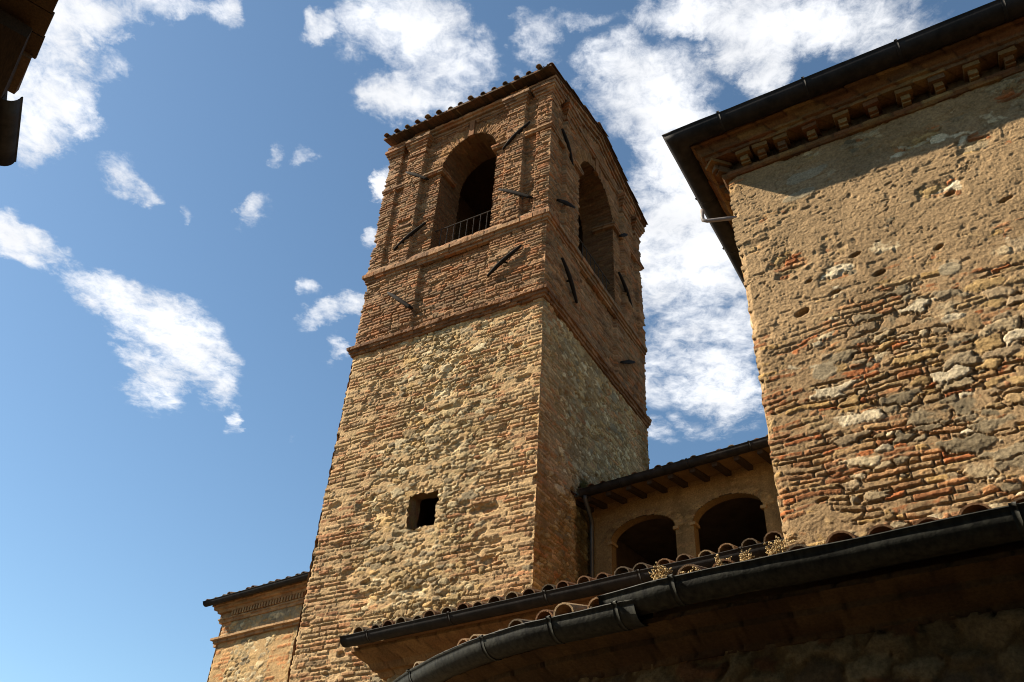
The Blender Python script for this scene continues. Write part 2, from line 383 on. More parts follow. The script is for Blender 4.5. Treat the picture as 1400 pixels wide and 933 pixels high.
def attr_mat(name, lo=.72, hi=1.25, fine=45, rough=.93, bs=.5, bd=.01, stain=.25):
    m, t, b = newmat(name)
    a = t.nodes.new('ShaderNodeAttribute'); a.attribute_name = 'Col'
    n1 = tnoise(t, fine, 5, .65); r1 = ramp(t, n1.outputs[0], [(.3, lo), (.7, hi)])
    n2 = tnoise(t, 1.3, 6, .6); r2 = ramp(t, n2.outputs[0], [(.3, 1 - stain), (.7, 1 + stain * .5)])
    c = mul(t, a.outputs['Color'], r1.outputs[0]); c = mul(t, c, r2.outputs[0])
    t.links.new(c, b.inputs['Base Color']); b.inputs['Roughness'].default_value = rough; b.inputs['Specular IOR Level'].default_value = .15
    n3 = tnoise(t, fine * 2.5, 6, .7); pv = bump(t, b, n3.outputs[0], bs, bd); n4 = tnoise(t, fine * .8, 5, .75); bump(t, b, n4.outputs[0], bs * .9, bd * 1.6, pv)
    return m
M_MAS = attr_mat('masonry', .62, 1.3, 45, .93, .7, .012, .22)
M_TILE = attr_mat('roof_tile', .6, 1.3, 30, .9, .6, .008, .35)
M_BRK = attr_mat('brick_trim', .7, 1.25, 50, .93, .5, .008, .3)
def plain(name, col, rough, metal=0, lo=.7, hi=1.25, scale=12, bs=.2, bd=.004, spec=.4, sc3=None):
    m, t, b = newmat(name)
    n = tnoise(t, scale, 6, .6, sc3); r_ = ramp(t, n.outputs[0], [(.3, tuple(c * lo for c in col)), (.7, tuple(c * hi for c in col))])
    t.links.new(r_.outputs[0], b.inputs['Base Color']); b.inputs['Roughness'].default_value = rough; b.inputs['Metallic'].default_value = metal
    b.inputs['Specular IOR Level'].default_value = spec
    n2 = tnoise(t, scale * 6, 5, .6); bump(t, b, n2.outputs[0], bs, bd); return m
M_GUT = plain('dark_gutter_metal', (.011, .009, .008), .7, .0, .4, 2.2, 9, .25, .004, .2, (1, 1, .25))
M_GUT2 = plain('stained_gutter_metal', (.009, .009, .007), .62, .0, .25, 4.0, 7, .4, .006, .22, (4, 4, .5))
M_IRON = plain('rusty_iron', (.014, .011, .009), .9, .0, .6, 1.7, 25, .2, .004, .08)
M_RAIL = plain('weathered_iron_rail', (.045, .036, .03), .8, .0, .6, 1.5, 25, .2, .004, .1)
M_HOOK = plain('grey_painted_pipe', (.20, .165, .15), .55, 0, .8, 1.2, 20)
M_PIPE = plain('downpipe_metal', (.055, .055, .055), .45, .3, .8, 1.3, 15)
M_WOOD = plain('dark_timber', (.03, .018, .010), .85, 0, .6, 1.5, 14, .4, .006, .2, (1, 6, 6))
M_PLA = plain('ochre_plaster', (.30, .19, .08), .95, 0, .75, 1.2, 4, .5, .01, .1)
M_PALE = plain('pale_render', (.42, .31, .20), .95, 0, .85, 1.1, 3, .4, .006, .1)
M_DARK = plain('dim_interior_plaster', (.10, .07, .045), .95, 0, .7, 1.3, 5)
M_HEAD = plain('pale_head_shell', (.55, .52, .48), .5, 0, .9, 1.1, 12)
M_STEM = plain('dry_stem', (.28, .17, .06), .9, 0, .7, 1.3, 40)
M_LEAF = plain('dry_flower_head', (.40, .29, .14), .9, 0, .7, 1.3, 60)
M_GREEN = plain('dull_green_leaf', (.10, .10, .03), .85, 0, .6, 1.5, 40)
M_GROUND = plain('stone_paving', (.11, .085, .055), .95, 0, .8, 1.15, 1.5, .3, .02, .1)

# ------------------------------------------------------------------ ground
g = link_mesh('ground', [(-1500, -1500, 0), (1500, -1500, 0), (1500, 1500, 0), (-1500, 1500, 0)], [(0, 1, 2, 3)], M_GROUND); g['kind'] = 'structure'

# ------------------------------------------------------------------ roof tiles
def tile(mb, p, d, rt, length, r0, r1, th=.014, up=True, n=7, col=(.35, .2, .12), rnd=random, dark=True):
    """one half-round clay tile: p its lower end's centre, d up-slope unit, rt sideways unit"""
    d = Vector(d); rt = Vector(rt); nn_ = rt.cross(d).normalized()
    if nn_.z < 0: nn_ = -nn_
    sg = 1 if up else -1; vs = []; cs = []
    for (t, rad) in ((0, r0), (1, r1)):
        for rr in (rad, rad - th):
            for k in range(n):
                a = math.pi * k / (n - 1); vs.append(Vector(p) + d * (length * t) + rt * (math.cos(a) * rr) + nn_ * (sg * math.sin(a) * rr * .85)); cs.append(col)
    fs = []
    for k in range(n - 1):
        fs += [(k, k + 1, 2 * n + k + 1, 2 * n + k), (n + k, 3 * n + k, 3 * n + k + 1, n + k + 1), (k, n + k, n + k + 1, k + 1), (2 * n + k, 2 * n + k + 1, 3 * n + k + 1, 3 * n + k)]
    for k in (0, n - 1): fs.append((k, n + k, 3 * n + k, 2 * n + k))
    mb.add(vs, fs, cs)
TILE_COL = [(.22, .13, .08), (.27, .175, .11), (.17, .115, .08), (.25, .20, .145), (.20, .11, .065), (.31, .23, .155), (.14, .11, .085)]
def tiled(mb, a, b, d, spacing, courses, rnd, r=.085, clen=.36, lift=.0, jit=.012, jag=.05):
    """rows of tiles from eave line a-b going up along d"""
    a = Vector(a); b = Vector(b); d = Vector(d).normalized(); rt = (b - a).normalized(); nrm = rt.cross(d).normalized()
    if nrm.z < 0: nrm = -nrm
    n = int((b - a).length / spacing)
    for i in range(n + 1):
        jo = rnd.uniform(-jag, jag)
        for c in range(courses):
            base = a + rt * (spacing * (i + .0)) + d * (c * clen + jo) + nrm * (.006 + lift + .012 * rnd.random())
            rr = r * rnd.uniform(.92, 1.08); tw = (d + rt * rnd.uniform(-.03, .03)).normalized()
            tile(mb, base + rt * rnd.uniform(-jit, jit) + Vector((0, 0, rnd.uniform(0, jit))), tw, rt, clen * 1.2, rr, rr * .82, col=rnd.choice(TILE_COL), rnd=rnd)
            if c < courses: tile(mb, base + rt * spacing / 2 - nrm * .015 + d * .04, d, rt, clen * 1.2, r * .9, r * .8, up=False, col=rnd.choice(TILE_COL), rnd=rnd)

def half_round(r_, cz, off, th=.006, n=10, lip=.012):
    pr = [(off + r_ + lip * .3, cz + lip), (off + r_ + lip, cz + lip * .4)]
    for k in range(n + 1):
        a = -math.pi * k / n; pr.append((off + r_ * math.cos(a), cz + r_ * math.sin(a)))
    for k in range(n, -1, -1):
        a = -math.pi * k / n; pr.append((off + (r_ - th) * math.cos(a), cz + (r_ - th) * math.sin(a)))
    pr.append((off + r_ + lip * .3, cz + lip)); return pr

# ================================================================== BELL TOWER
TA = -0.549589; TP = (0.52881, 11.98834)
W, D = 4.44, 5.07
tower = thing('bell_tower', 'tall square bell tower of rubble stone below and brown brick above, with arched belfry openings', 'bell tower', (TP[0], TP[1], 0), TA)
CO = .078
def ec(seed):
    def g_(z):
        z = np.asarray(z, float); k = np.floor(z / CO); fr_ = z / CO - k
        h = (hsh(k, 1, seed) - .5) * .03 - .012 * (1 - sst(0, .2, np.minimum(fr_, 1 - fr_))) + (vn(z * .9, z * 0, seed) - .5) * .03
        h = h - .05 * (hsh(np.floor(k / 2), 2, seed + 5) > .93)
        pil = ((z > 12.5) & (z < 16.9)) * .055 + ((z > 10.5) & (z <= 12.5)) * .02
        return h + pil
    return g_
def arch_dist(U, Z, c, half, spring, rise):
    """<1 inside the opening (ignores the sill)"""
    up = np.hypot((U - c) / half, (Z - spring) / rise); lo = np.abs(U - c) / half
    return np.where(Z > spring, up, lo)
SILL, SPR = 12.62, 15.20
def belfry(c, half, rise, pils, edge, panel, seed):
    def fn(U, Z):
        hb, cb, pb, _ = bricks(U, Z, CO, .26, seed, PB_DARK, .016, .022, jit=.45); eb = bricks.edge
        # voussoirs
        ad = arch_dist(U, Z, c, half, SPR, rise); ang = np.arctan2((Z - SPR) / rise, (U - c) / half) * (half + .1)
        hv, cv, pv, _ = bricks(ang, ad * half, .075, .30, seed + 40, [(.34, .19, .095), (.37, .21, .10), (.31, .165, .08)], .012, .02, jit=.1, wob=0)
        hv2, cv2, _, _ = bricks(ad * half, ang, .075, .30, seed + 41, [(.34, .19, .095), (.37, .21, .10), (.30, .16, .08)], .014, .02, jit=.1, wob=0)
        va = (Z > SPR + .02) & (ad * half < half + .27) & (Z < 17)
        hb = np.where(va, hv2 + .012, hb); cb = np.where(va[..., None], cv2, cb)
        hm = -.004 + .024 * (fbm(U * 1.6, Z * 1.6, seed + 20, 4) - .5) + .012 * (fbm(U * 12, Z * 12, seed + 21, 3) - .5)
        h, col = over(hb, cb, hm, mortar(U, Z, (.35, .235, .145), seed + 22))
        er = sst(.62, .78, fbm(U * 2.3, Z * 5, seed + 50, 4)); h = h - er * .03; h = slits(h, U, Z, np.where(va, 1., eb), seed + 51, .030, .012, .40)
        rel = np.zeros_like(U); bf = (Z > 12.5) & (Z < 17.0)
        for a, b in pils: rel = np.where((U > a) & (U < b) & bf, .095, rel)
        for a, b in edge: rel = np.where((U > a) & (U < b) & bf, .055, rel)
        bt = (Z > 10.4) & (Z <= 12.4)
        rel = np.where(bt, .02, rel); rel = np.where(bt & (U > panel[0]) & (U < panel[1]), -.045, rel)
        # plaster patch in the spandrel
        return h + rel, col
    return fn
def shaft(seed, L_, side=False):
    def fn(U, Z):
        hr, cr_, pr_, (cx, cz, rs) = rubble(U, Z, .17, .078, seed, PS_TAN, .021, .15); e1 = rubble.edge
        hq, cq, _, (cx_b, cz_b, rb_) = rubble(U, Z, .30, .13, seed + 80, PS_TAN, .024, .12); eq = rubble.edge
        hb, cb, pb, _ = bricks(U, Z, CO, .27, seed + 3, PB_PALE, .014, .017, jit=.5); e2 = bricks.edge
        dl = cx if side else cx + L_; dr = (L_ - cx) if side else -cx
        nb = fbm(cx * .9, cz * 1.1, seed + 7, 4)
        m = sst(-.45, .55, dl - (1.25 if not side else .5) - 1.7 * (nb - .4)) * sst(-.35, .6, dr - (.75 if not side else .4) - 1.6 * (nb - .35))
        up = fbm(cx * .8 + 3, cz * .7, seed + 9, 3); m = m * (.50 + .70 * sst(.35, .6, up)) + .03
        m_ = np.clip(m * 2, 0, 1); m = rs < m; bg_ = (rb_ < .22 * m_) & (fbm(cx_b * .8, cz_b * .8, seed + 81, 2) > .36)
        hb = np.where(m, hr, hb); cb = np.where(m[..., None], cr_, cb)
        hb = np.where(bg_, hq, hb); cb = np.where(bg_[..., None], cq, cb); e1 = np.where(bg_, eq, e1); m = m | bg_
        hm = .0025 + .028 * (fbm(U * 1.4, Z * 1.4, seed + 20, 5) - .48) + .013 * (fbm(U * 7, Z * 12, seed + 21, 4) - .5)
        h, col = over(hb, cb, hm, mortar(U, Z, (.55, .395, .235) if not side else (.31, .22, .125), seed + 22))  # side face mortar is darker, its shade painted into the colour
        h = slits(h, U, Z, np.where(m, e1, e2), seed + 52, .030, .012, .42)
        er = sst(.62, .76, fbm(U * 3.1, Z * 6, seed + 50, 4)); h = h - er * .035
        h = h + .03 * (fbm(U * .5, Z * .5, seed + 60, 2) - .5) + .009 * (fbm(U * 26, Z * 34, seed + 61, 3) - .5) + .006 * (vn(U * 55, Z * 60, seed + 62) - .5)
        holes = [(-3.15, 5.25, .10, .05), (-.95, 6.15, .28, .09), (-.78, 5.25, .13, .07), (-2.9, 8.9, .07, .04), (-.5, 9.3, .12, .05), (-3.4, 4.1, .08, .05), (-1.5, 7.9, .09, .04), (-2.2, 9.5, .10, .05)] if not side else [(1.0, 8.7, .07, .09), (1.3, 6.9, .08, .06), (2.9, 7.9, .09, .05)]
        for hx, hz, ax, az in holes:
            d = np.hypot((U - hx) / ax, (Z - hz) / az) + .9 * (fbm(U * 14, Z * 18, seed + 70, 3) - .5); h = h - .06 * sst(1.2, .7, d)
        col = col * 1.09
        # long faint run-off stains
        rs_ = sst(.55, .75, fbm(U * 3.0, Z * .35, seed + 71, 4)); col = col * (1 - .20 * rs_)[..., None]
        if side:                                        # damp dark growth where the wing's gutter meets the tower
            st = sst(1.0, .55, np.abs((U - 1.75 - .1 * (fbm(U * 4, Z * 4, 88, 3) - .5)) / .38) + np.clip((Z - 7.0) / .5, 0, 9) + .8 * (fbm(U * 5, Z * 5, 89, 4) - .5))[..., None]; col = col * (1 - st * np.array([.72, .70, .75]))
        return h, col
    return fn
e_mid, e_lft, e_rgt = ec(11), ec(12), ec(13)
AF = (-2.105, .765, .93); AS = (2.42, .97, 1.03)
PF = [(-3.86, -3.37), (-1.06, -.60)]; EF = [(-W, -4.13), (-.30, 0)]
PSD = [(.62, 1.08), (3.86, 4.32)]; ES = [(0, .30), (D - .30, D)]
def keepF(U, Z): return ~((arch_dist(U, Z, *AF[:2], SPR, AF[2]) < .985) & (Z > SILL))
GB, GS = 16.90, .278                                      # gable: height at the eaves, slope
def keepS(U, Z): return ~((arch_dist(U, Z, *AS[:2], SPR, AS[2]) < .985) & (Z > SILL)) & (Z < GB + GS * (D / 2 - np.abs(U - D / 2)) + .02)
wall('belfry_wall', tower, (0, 0, 0), (1, 0, 0), (0, -1, 0), -W, 0, 10.30, 17.0, .014, belfry(*AF, PF, EF, (-3.03, -1.29), 100), M_MAS, keepF, e_lft, e_mid)
wall('belfry_wall', tower, (0, 0, 0), (0, 1, 0), (1, 0, 0), 0, D, 10.30, 17.75, .015, belfry(*AS, PSD, ES, (1.50, 3.40), 200), M_MAS, keepS, e_mid, e_rgt)
WIN = (-2.47, -1.87, 6.05, 6.70)
def keepW(U, Z):
    j = .10 * (fbm(U * 9, Z * 9, 77, 3) - .5)
    return ~((U > WIN[0] + .005 + j) & (U < WIN[1] - .015 + j * .5) & (Z > WIN[2] + .01 + j) & (Z < WIN[3] - .02 + j))
wall('shaft_wall', tower, (0, 0, 0), (1, 0, 0), (0, -1, 0), -W, 0, 2.0, 10.33, .014, shaft(300, W), M_MAS, keepW, e_lft, e_mid)
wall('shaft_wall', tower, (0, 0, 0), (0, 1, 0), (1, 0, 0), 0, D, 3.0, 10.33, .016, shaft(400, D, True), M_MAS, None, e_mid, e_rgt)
# plain lower and hidden sides
def coarse(pal_, seed, base=(.42, .30, .17), sz=(.3, .14)):
    def fn(U, Z):
        h, c, p, _ = rubble(U, Z, sz[0], sz[1], seed, pal_); return over(h, c, .01 * (fbm(U, Z, seed, 3) - .5), mortar(U, Z, base, seed + 1))
    return fn
wall('side_wall', tower, (-W, D, 0), (0, -1, 0), (-1, 0, 0), D - .5, D, 2.0, 10.33, .014, shaft(350, D, True), M_MAS, None, None, e_lft)
wall('side_wall', tower, (-W, D, 0), (0, -1, 0), (-1, 0, 0), D - .5, D, 10.30, 17.0, .014, coarse(PB_DARK, 35, (.3, .2, .12), (.27, .078)), M_MAS, None, None, e_lft)
wall('base_wall', tower, (0, 0, 0), (1, 0, 0), (0, -1, 0), -W, 0, -EYE, 2.0, .05, coarse(PS_TAN, 31), M_MAS)
wall('base_wall', tower, (0, 0, 0), (0, 1, 0), (1, 0, 0), 0, D, -EYE, 3.0, .05, coarse(PS_TAN, 32), M_MAS)
wall('rear_wall', tower, (0, D, 0), (-1, 0, 0), (0, 1, 0), 0, W, -EYE, 16.95, .06, coarse(PB_DARK, 33, (.3, .2, .12), (.27, .08)), M_MAS)
wall('rear_wall', tower, (-W, D, 0), (0, -1, 0), (-1, 0, 0), 0, D, -EYE, 16.95, .06, coarse(PB_DARK, 34, (.3, .2, .12), (.27, .08)), M_MAS)

# arch reveals, swept into the wall thickness
def reveal(parent, c, half, rise, side, depth, seed):
    k = 30; prof = [(c - half, SILL - .01)] + [(c - half, SILL + (SPR - SILL) * t) for t in (.25, .5, .75)]
    prof += [(c - half * math.cos(math.pi * i / k), SPR + rise * math.sin(math.pi * i / k)) for i in range(k + 1)]
    prof += [(c + half, SPR - (SPR - SILL) * t) for t in (.25, .5, .75)] + [(c + half, SILL - .01)]
    pr = np.array(prof); arc = np.concatenate([[0], np.cumsum(np.hypot(*np.diff(pr, axis=0).T))])
    s = np.arange(0, arc[-1], .02); px_ = np.interp(s, arc, pr[:, 0]); pz = np.interp(s, arc, pr[:, 1]); d = np.arange(-.012, depth + .02, .025)
    S, Dd = np.meshgrid(s, d); h, cc_, p_, _ = bricks(Dd, S, .078, .27, seed, [(.19, .10, .055), (.16, .085, .048), (.21, .12, .065)], .014, .02); hm = .004 * (fbm(S * 4, Dd * 4, seed, 3)); h, col = over(h, cc_, hm, mortar(S, Dd, (.17, .11, .065), seed))  # reveal palette lowered to paint in the archway's shade
    # inward normal of the opening
    tx = np.gradient(px_); tz = np.gradient(pz); ln = np.hypot(tx, tz); nx = tz / ln; nz2 = -tx / ln
    X = px_[None] + (h - .008) * nx[None]; Z = pz[None] + (h - .008) * nz2[None]
    P = np.stack([X, Dd, Z + EYE], -1) if not side else np.stack([-Dd, X, Z + EYE], -1)
    idx = np.arange(P.shape[0] * P.shape[1]).reshape(P.shape[:2]); Fq = np.stack([idx[:-1, :-1], idx[:-1, 1:], idx[1:, 1:], idx[1:, :-1]], -1).reshape(-1, 4)
    link_mesh('arch_reveal', P.reshape(-1, 3), Fq, M_MAS, parent, col.reshape(-1, 3), True)
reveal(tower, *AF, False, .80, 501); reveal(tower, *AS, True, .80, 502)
# bell chamber (inner faces, floor and vault)
mb = MB(); t_ = .80
def inner_face(mb, c, half, rise, x0, x1, z0, z1, pt):
    """a flat wall with an arched hole, as quads"""
    k = 16; arc = [(c - half * math.cos(math.pi * i / k), SPR + rise * math.sin(math.pi * i / k)) for i in range(k + 1)]
    vs = [(x0, z0), (c - half, z0), (c - half, SPR), (x0, SPR), (x1, z0), (c + half, z0), (c + half, SPR), (x1, SPR)]
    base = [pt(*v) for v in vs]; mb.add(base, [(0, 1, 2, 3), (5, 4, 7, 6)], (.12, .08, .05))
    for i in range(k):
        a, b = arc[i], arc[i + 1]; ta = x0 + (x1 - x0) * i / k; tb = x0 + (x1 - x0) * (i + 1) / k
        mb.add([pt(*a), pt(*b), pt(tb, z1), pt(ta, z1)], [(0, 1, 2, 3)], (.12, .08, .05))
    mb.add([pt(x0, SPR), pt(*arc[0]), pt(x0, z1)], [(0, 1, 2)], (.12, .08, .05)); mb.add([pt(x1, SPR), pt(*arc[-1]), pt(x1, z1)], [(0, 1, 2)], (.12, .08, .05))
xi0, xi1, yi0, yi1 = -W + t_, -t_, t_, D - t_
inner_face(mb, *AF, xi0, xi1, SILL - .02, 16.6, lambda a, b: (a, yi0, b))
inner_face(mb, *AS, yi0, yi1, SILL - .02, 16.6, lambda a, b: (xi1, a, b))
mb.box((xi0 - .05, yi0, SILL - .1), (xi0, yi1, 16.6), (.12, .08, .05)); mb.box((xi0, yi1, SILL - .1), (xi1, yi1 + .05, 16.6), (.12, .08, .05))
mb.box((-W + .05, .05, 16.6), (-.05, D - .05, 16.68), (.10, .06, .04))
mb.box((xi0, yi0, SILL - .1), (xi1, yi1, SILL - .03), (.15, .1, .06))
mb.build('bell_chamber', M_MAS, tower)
# sill tops that close the wall's thickness
mb = MB(); mb.box((AF[0] - AF[1] - .02, .0, SILL - .06), (AF[0] + AF[1] + .02, t_ + .02, SILL), (.33, .19, .1)); mb.box((-t_ - .02, AS[0] - AS[1] - .02, SILL - .06), (-.0, AS[0] + AS[1] + .02, SILL), (.33, .19, .1))
mb.build('sill', M_BRK, tower)
# small window: deep splayed hole
mb = MB(); x0, x1, z0, z1 = WIN; dp = .24; cI = (.20, .14, .08)  # recess colour darkened: shade inside the window painted in
q = [(x0 - .01, -.0, z0 - .01), (x1 + .01, -.0, z0 - .01), (x1 + .01, -.0, z1 + .01), (x0 - .01, -.0, z1 + .01), (x0 + .06, dp, z0 + .12), (x1 - .02, dp, z0 + .12), (x1 - .02, dp, z1), (x0 + .06, dp, z1)]
rw = random.Random(5); k = 6; ring = []
for j in range(k + 1):
    t = j / k
    for a, b in ((0, 1), (1, 2), (2, 3), (3, 0)):
        for i in range(6):
            s_ = i / 6; p0 = Vector(q[a]).lerp(Vector(q[b]), s_); p1 = Vector(q[a + 4]).lerp(Vector(q[b + 4]), s_); p = p0.lerp(p1, t)
            ring.append(p + Vector((rw.uniform(-.022, .022), 0, rw.uniform(-.022, .022))) * (1 if j else .4))
n_ = 24; fs = [(j * n_ + i, j * n_ + (i + 1) % n_, (j + 1) * n_ + (i + 1) % n_, (j + 1) * n_ + i) for j in range(k) for i in range(n_)] + [tuple(k * n_ + i for i in range(n_))]
mb.add(ring, fs[:-1], [tuple(c * rw.uniform(.75, 1.2) for c in cI) for _ in ring]); wr_ = mb.build('window_recess', M_MAS, tower, True)
mb = MB(); mb.add([(x0 - .3, dp, z0 - .3), (x1 + .3, dp, z0 - .3), (x1 + .3, dp, z1 + .6), (x0 - .3, dp, z1 + .6), (x0 - .3, 1.6, z0 - .3), (x1 + .3, 1.6, z0 - .3), (x1 + .3, 1.6, z1 + .6), (x0 - .3, 1.6, z1 + .6)], [(4, 5, 6, 7), (0, 4, 7, 3), (1, 2, 6, 5), (3, 7, 6, 2), (0, 1, 5, 4)], (.03, .022, .015)); mb.build('inner_shaft', M_DARK, wr_)  # dark box paints the unlit depth behind the window

# string courses and cornice run round the front and the right side
P3 = [(-W, D), (-W, 0), (0, 0), (0, D)]
sweep('string_course', tower, P3, [(-.02, 10.27), (.05, 10.28), (.055, 10.33), (.085, 10.34), (.09, 10.40), (.125, 10.41), (.13, 10.47), (.10, 10.50), (.02, 10.53), (-.02, 10.53)], M_BRK, .025, [(.24, .125, .07), (.20, .105, .06), (.27, .15, .085)], .27, 61, .014, sag=.04)
sweep('string_course', tower, P3, [(-.02, 12.26), (.05, 12.27), (.05, 12.33), (.08, 12.34), (.085, 12.40), (.12, 12.41), (.125, 12.50), (.09, 12.55), (.07, 12.62), (-.02, 12.63)], M_BRK, .025, PB_DARK, .27, 62, .010, sag=.02)
# impost bands (cut by the openings)
imp = [(0, 15.14), (.085, 15.15), (.09, 15.20), (.11, 15.21), (.11, 15.26), (0, 15.27)]
sweep('impost_band', tower, [(-W, .02), (-W, 0), (AF[0] - AF[1] - .0, 0), (AF[0] - AF[1] + .02, .5)], imp, M_BRK, .025, PB_DARK, .27, 63, .010)
sweep('impost_band', tower, [(AF[0] + AF[1] - .02, .5), (AF[0] + AF[1], 0), (0, 0), (0, AS[0] - AS[1]), (-.5, AS[0] - AS[1] + .02)], imp, M_BRK, .025, PB_DARK, .27, 64, .010)
sweep('impost_band', tower, [(-.5, AS[0] + AS[1] - .02), (0, AS[0] + AS[1]), (0, D), (-.1, D)], imp, M_BRK, .025, PB_DARK, .27, 65, .010)
# capitals
cap = [(-.01, 16.12), (.02, 16.13), (.025, 16.18), (-.005, 16.19), (0, 16.34), (.03, 16.35), (.035, 16.42), (.06, 16.43), (.065, 16.50), (.095, 16.51), (.10, 16.58), (.13, 16.59), (.13, 16.68), (.09, 16.72), (-.01, 16.73)]
for a, b in PF: sweep('capital', tower, [(a, .0), (a, -.105), (b, -.105), (b, .0)], cap, M_BRK, .03, PB_DARK, .2, int(70 + a * 3), .008)
for a, b in PSD: sweep('capital', tower, [(0, a), (.105, a), (.105, b), (0, b)], cap, M_BRK, .03, PB_DARK, .2, int(80 + a * 3), .008)
sweep('capital', tower, [(-W - .05, .35), (-W - .05, -.055), (-4.13, -.055), (-4.13, .0)], cap, M_BRK, .03, PB_DARK, .2, 91, .008)
sweep('capital', tower, [(-.30, .0), (-.30, -.055), (.055, -.055), (.055, .30), (0, .30)], cap, M_BRK, .03, PB_DARK, .2, 92, .008)
sweep('capital', tower, [(0, D - .30), (.055, D - .30), (.055, D + .05), (-.3, D + .05)], cap, M_BRK, .03, PB_DARK, .2, 93, .008)
# keystones
mb = MB(); mb.box((AF[0] - .07, -.055, 16.08), (AF[0] + .07, .02, 16.62), (.30, .15, .08), jit=.006); mb.build('keystone', M_BRK, tower); mb = MB(); mb.box((-.02, AS[0] - .08, 16.16), (.055, AS[0] + .08, 16.66), (.34, .17, .08), jit=.006); mb.build('keystone', M_BRK, tower)
# frieze ledges between the capitals and the front eave cornice
for (a, b) in ((-3.30, AF[0] - .12), (AF[0] + .12, -1.12)):
    sweep('frieze_moulding', tower, [(a, 0), (b, 0)], [(0, 16.50), (.04, 16.51), (.04, 16.56), (.065, 16.57), (.065, 16.62), (0, 16.63)], M_BRK, .03, PB_DARK, .27, 66, .008)
sweep('frieze_moulding', tower, [(0, 1.15), (0, 3.8)], [(0, 16.62), (.04, 16.63), (.04, 16.68), (.07, 16.69), (.07, 16.75), (0, 16.76)], M_BRK, .03, PB_DARK, .27, 67, .008)
sweep('eave_cornice', tower, [(-W - .04, .3), (-W - .04, 0), (.04, 0), (.04, .2)], [(-.02, 16.71), (.07, 16.73), (.08, 16.79), (.13, 16.80), (.14, 16.86), (.10, 16.885), (-.02, 16.89)], M_BRK, .025, PB_DARK, .27, 68, .010)
# roof: gabled, ridge parallel to the front
oh, ov = .35, .17; ze, yr = 17.03, D / 2; zr = ze + GS * (yr + oh)
mb = MB()
for sgn in (0, 1):
    Y = (lambda y: y) if not sgn else (lambda y: D - y)
    n = 40
    for i in range(n):
        a = -W - ov + (W + 2 * ov) * i / n; b = -W - ov + (W + 2 * ov) * (i + 1) / n - .006; cl = random.Random(i).choice([(.13, .075, .045), (.16, .09, .055), (.10, .065, .04)])
        zt = .065
        mb.add([(a, Y(-oh), ze), (b, Y(-oh), ze), (b, Y(yr), zr), (a, Y(yr), zr), (a, Y(-oh), ze - zt), (b, Y(-oh), ze - zt), (b, Y(yr), zr - zt), (a, Y(yr), zr - zt)], [(0, 1, 2, 3), (7, 6, 5, 4), (0, 4, 5, 1), (1, 5, 6, 2), (2, 6, 7, 3), (3, 7, 4, 0)], cl)
roof = mb.build('roof', M_BRK, tower)
mb = MB(); rt_ = random.Random(3)
dv = Vector((0, 1, GS)).normalized()
tiled(mb, (-W - ov + .12, -oh - .05, ze - .01), (ov - .10, -oh - .05, ze - .01), dv, .312, 9, rt_, .072, lift=-.012)
dv2 = Vector((0, -1, GS)).normalized()
tiled(mb, (-W - ov + .12, D + oh + .05, ze - .01), (ov - .10, D + oh + .05, ze - .01), dv2, .312, 9, rt_, .088)
for i in range(9):
    for s2, y0, dd in ((1, -oh, dv), (-1, D + oh, dv2)):
        tile(mb, Vector((ov - .03 + rt_.uniform(-.015, .015), y0, ze - .035)) + dd * (i * .36), dd, (1, 0, 0), .40, .085, .07, col=rt_.choice(TILE_COL))
for i in range(12): tile(mb, (-W - ov + i * .385, yr, zr + .03), (1, 0, 0), (0, 1, 0), .44, .11, .09, col=rt_.choice(TILE_COL))
mb.build('roof_tiles', M_TILE, roof)
# raking cornice on the gable
mb = MB()
for (o0, o1, zt, zb) in ((0, .13, -.065, -.15), (0, .08, -.15, -.25), (0, .045, -.32, -.40)):
    for sgn in (0, 1):
        n = 22
        for i in range(n):
            ya = -.05 + (yr + .05) * i / n; yb = -.05 + (yr + .05) * (i + 1) / n - .008; za = ze + GS * (ya + oh); zb_ = ze + GS * (yb + oh); rr = random.Random(i * 7 + sgn * 3 + int(o1 * 100)); cl = rr.choice(PB_DARK); j = rr.uniform(-.006, .01)
            if sgn: ya, yb = D - ya, D - yb
            mb.add([(o0 - .02, ya, za + zt), (o1 + j, ya, za + zt), (o1 + j, ya, za + zb), (o0 - .02, ya, za + zb), (o0 - .02, yb, zb_ + zt), (o1 + j, yb, zb_ + zt), (o1 + j, yb, zb_ + zb), (o0 - .02, yb, zb_ + zb)],
                   [(0, 1, 2, 3), (7, 6, 5, 4), (0, 4, 5, 1), (1, 5, 6, 2), (2, 6, 7, 3), (3, 7, 4, 0)], cl)
mb.build('gable_cornice', M_BRK, tower)
# iron tie anchors
def anchor(a, b, side, bow=.02):
    mb = MB(); pts = []; rs = []
    for i in range(9):
        t = i / 8; x = a[0] + (b[0] - a[0]) * t; z = a[1] + (b[1] - a[1]) * t; off = .10 + bow * math.sin(t * math.pi * 1.3)
        pts.append((x, -off, z) if not side else (off, x, z)); rs.append(.018 + .026 * math.sin(math.pi * min(1, t * .8 + .1)))
    mb.tube(pts, rs, 8)
    c = Vector(pts[4]); nrm = Vector((0, -1, 0)) if not side else Vector((1, 0, 0))
    mb.tube([c - nrm * .14, c + nrm * .035], .022, 8); mb.tube([c + Vector((0, 0, .045)) - nrm * .005, c - Vector((0, 0, .045)) - nrm * .005], [.03, .03], 8)
    return mb.build('tie_anchor', M_IRON, tower, True)
for a, b in (((-3.87, 15.62), (-3.17, 15.03)), ((-3.80, 13.00), (-3.03, 13.53)), ((-1.13, 14.99), (-.48, 15.60)), ((-1.13, 13.67), (-.30, 13.02)), ((-1.23, 11.20), (-.50, 11.75)), ((-3.74, 11.72), (-3.02, 11.03))): anchor(a, b, False)
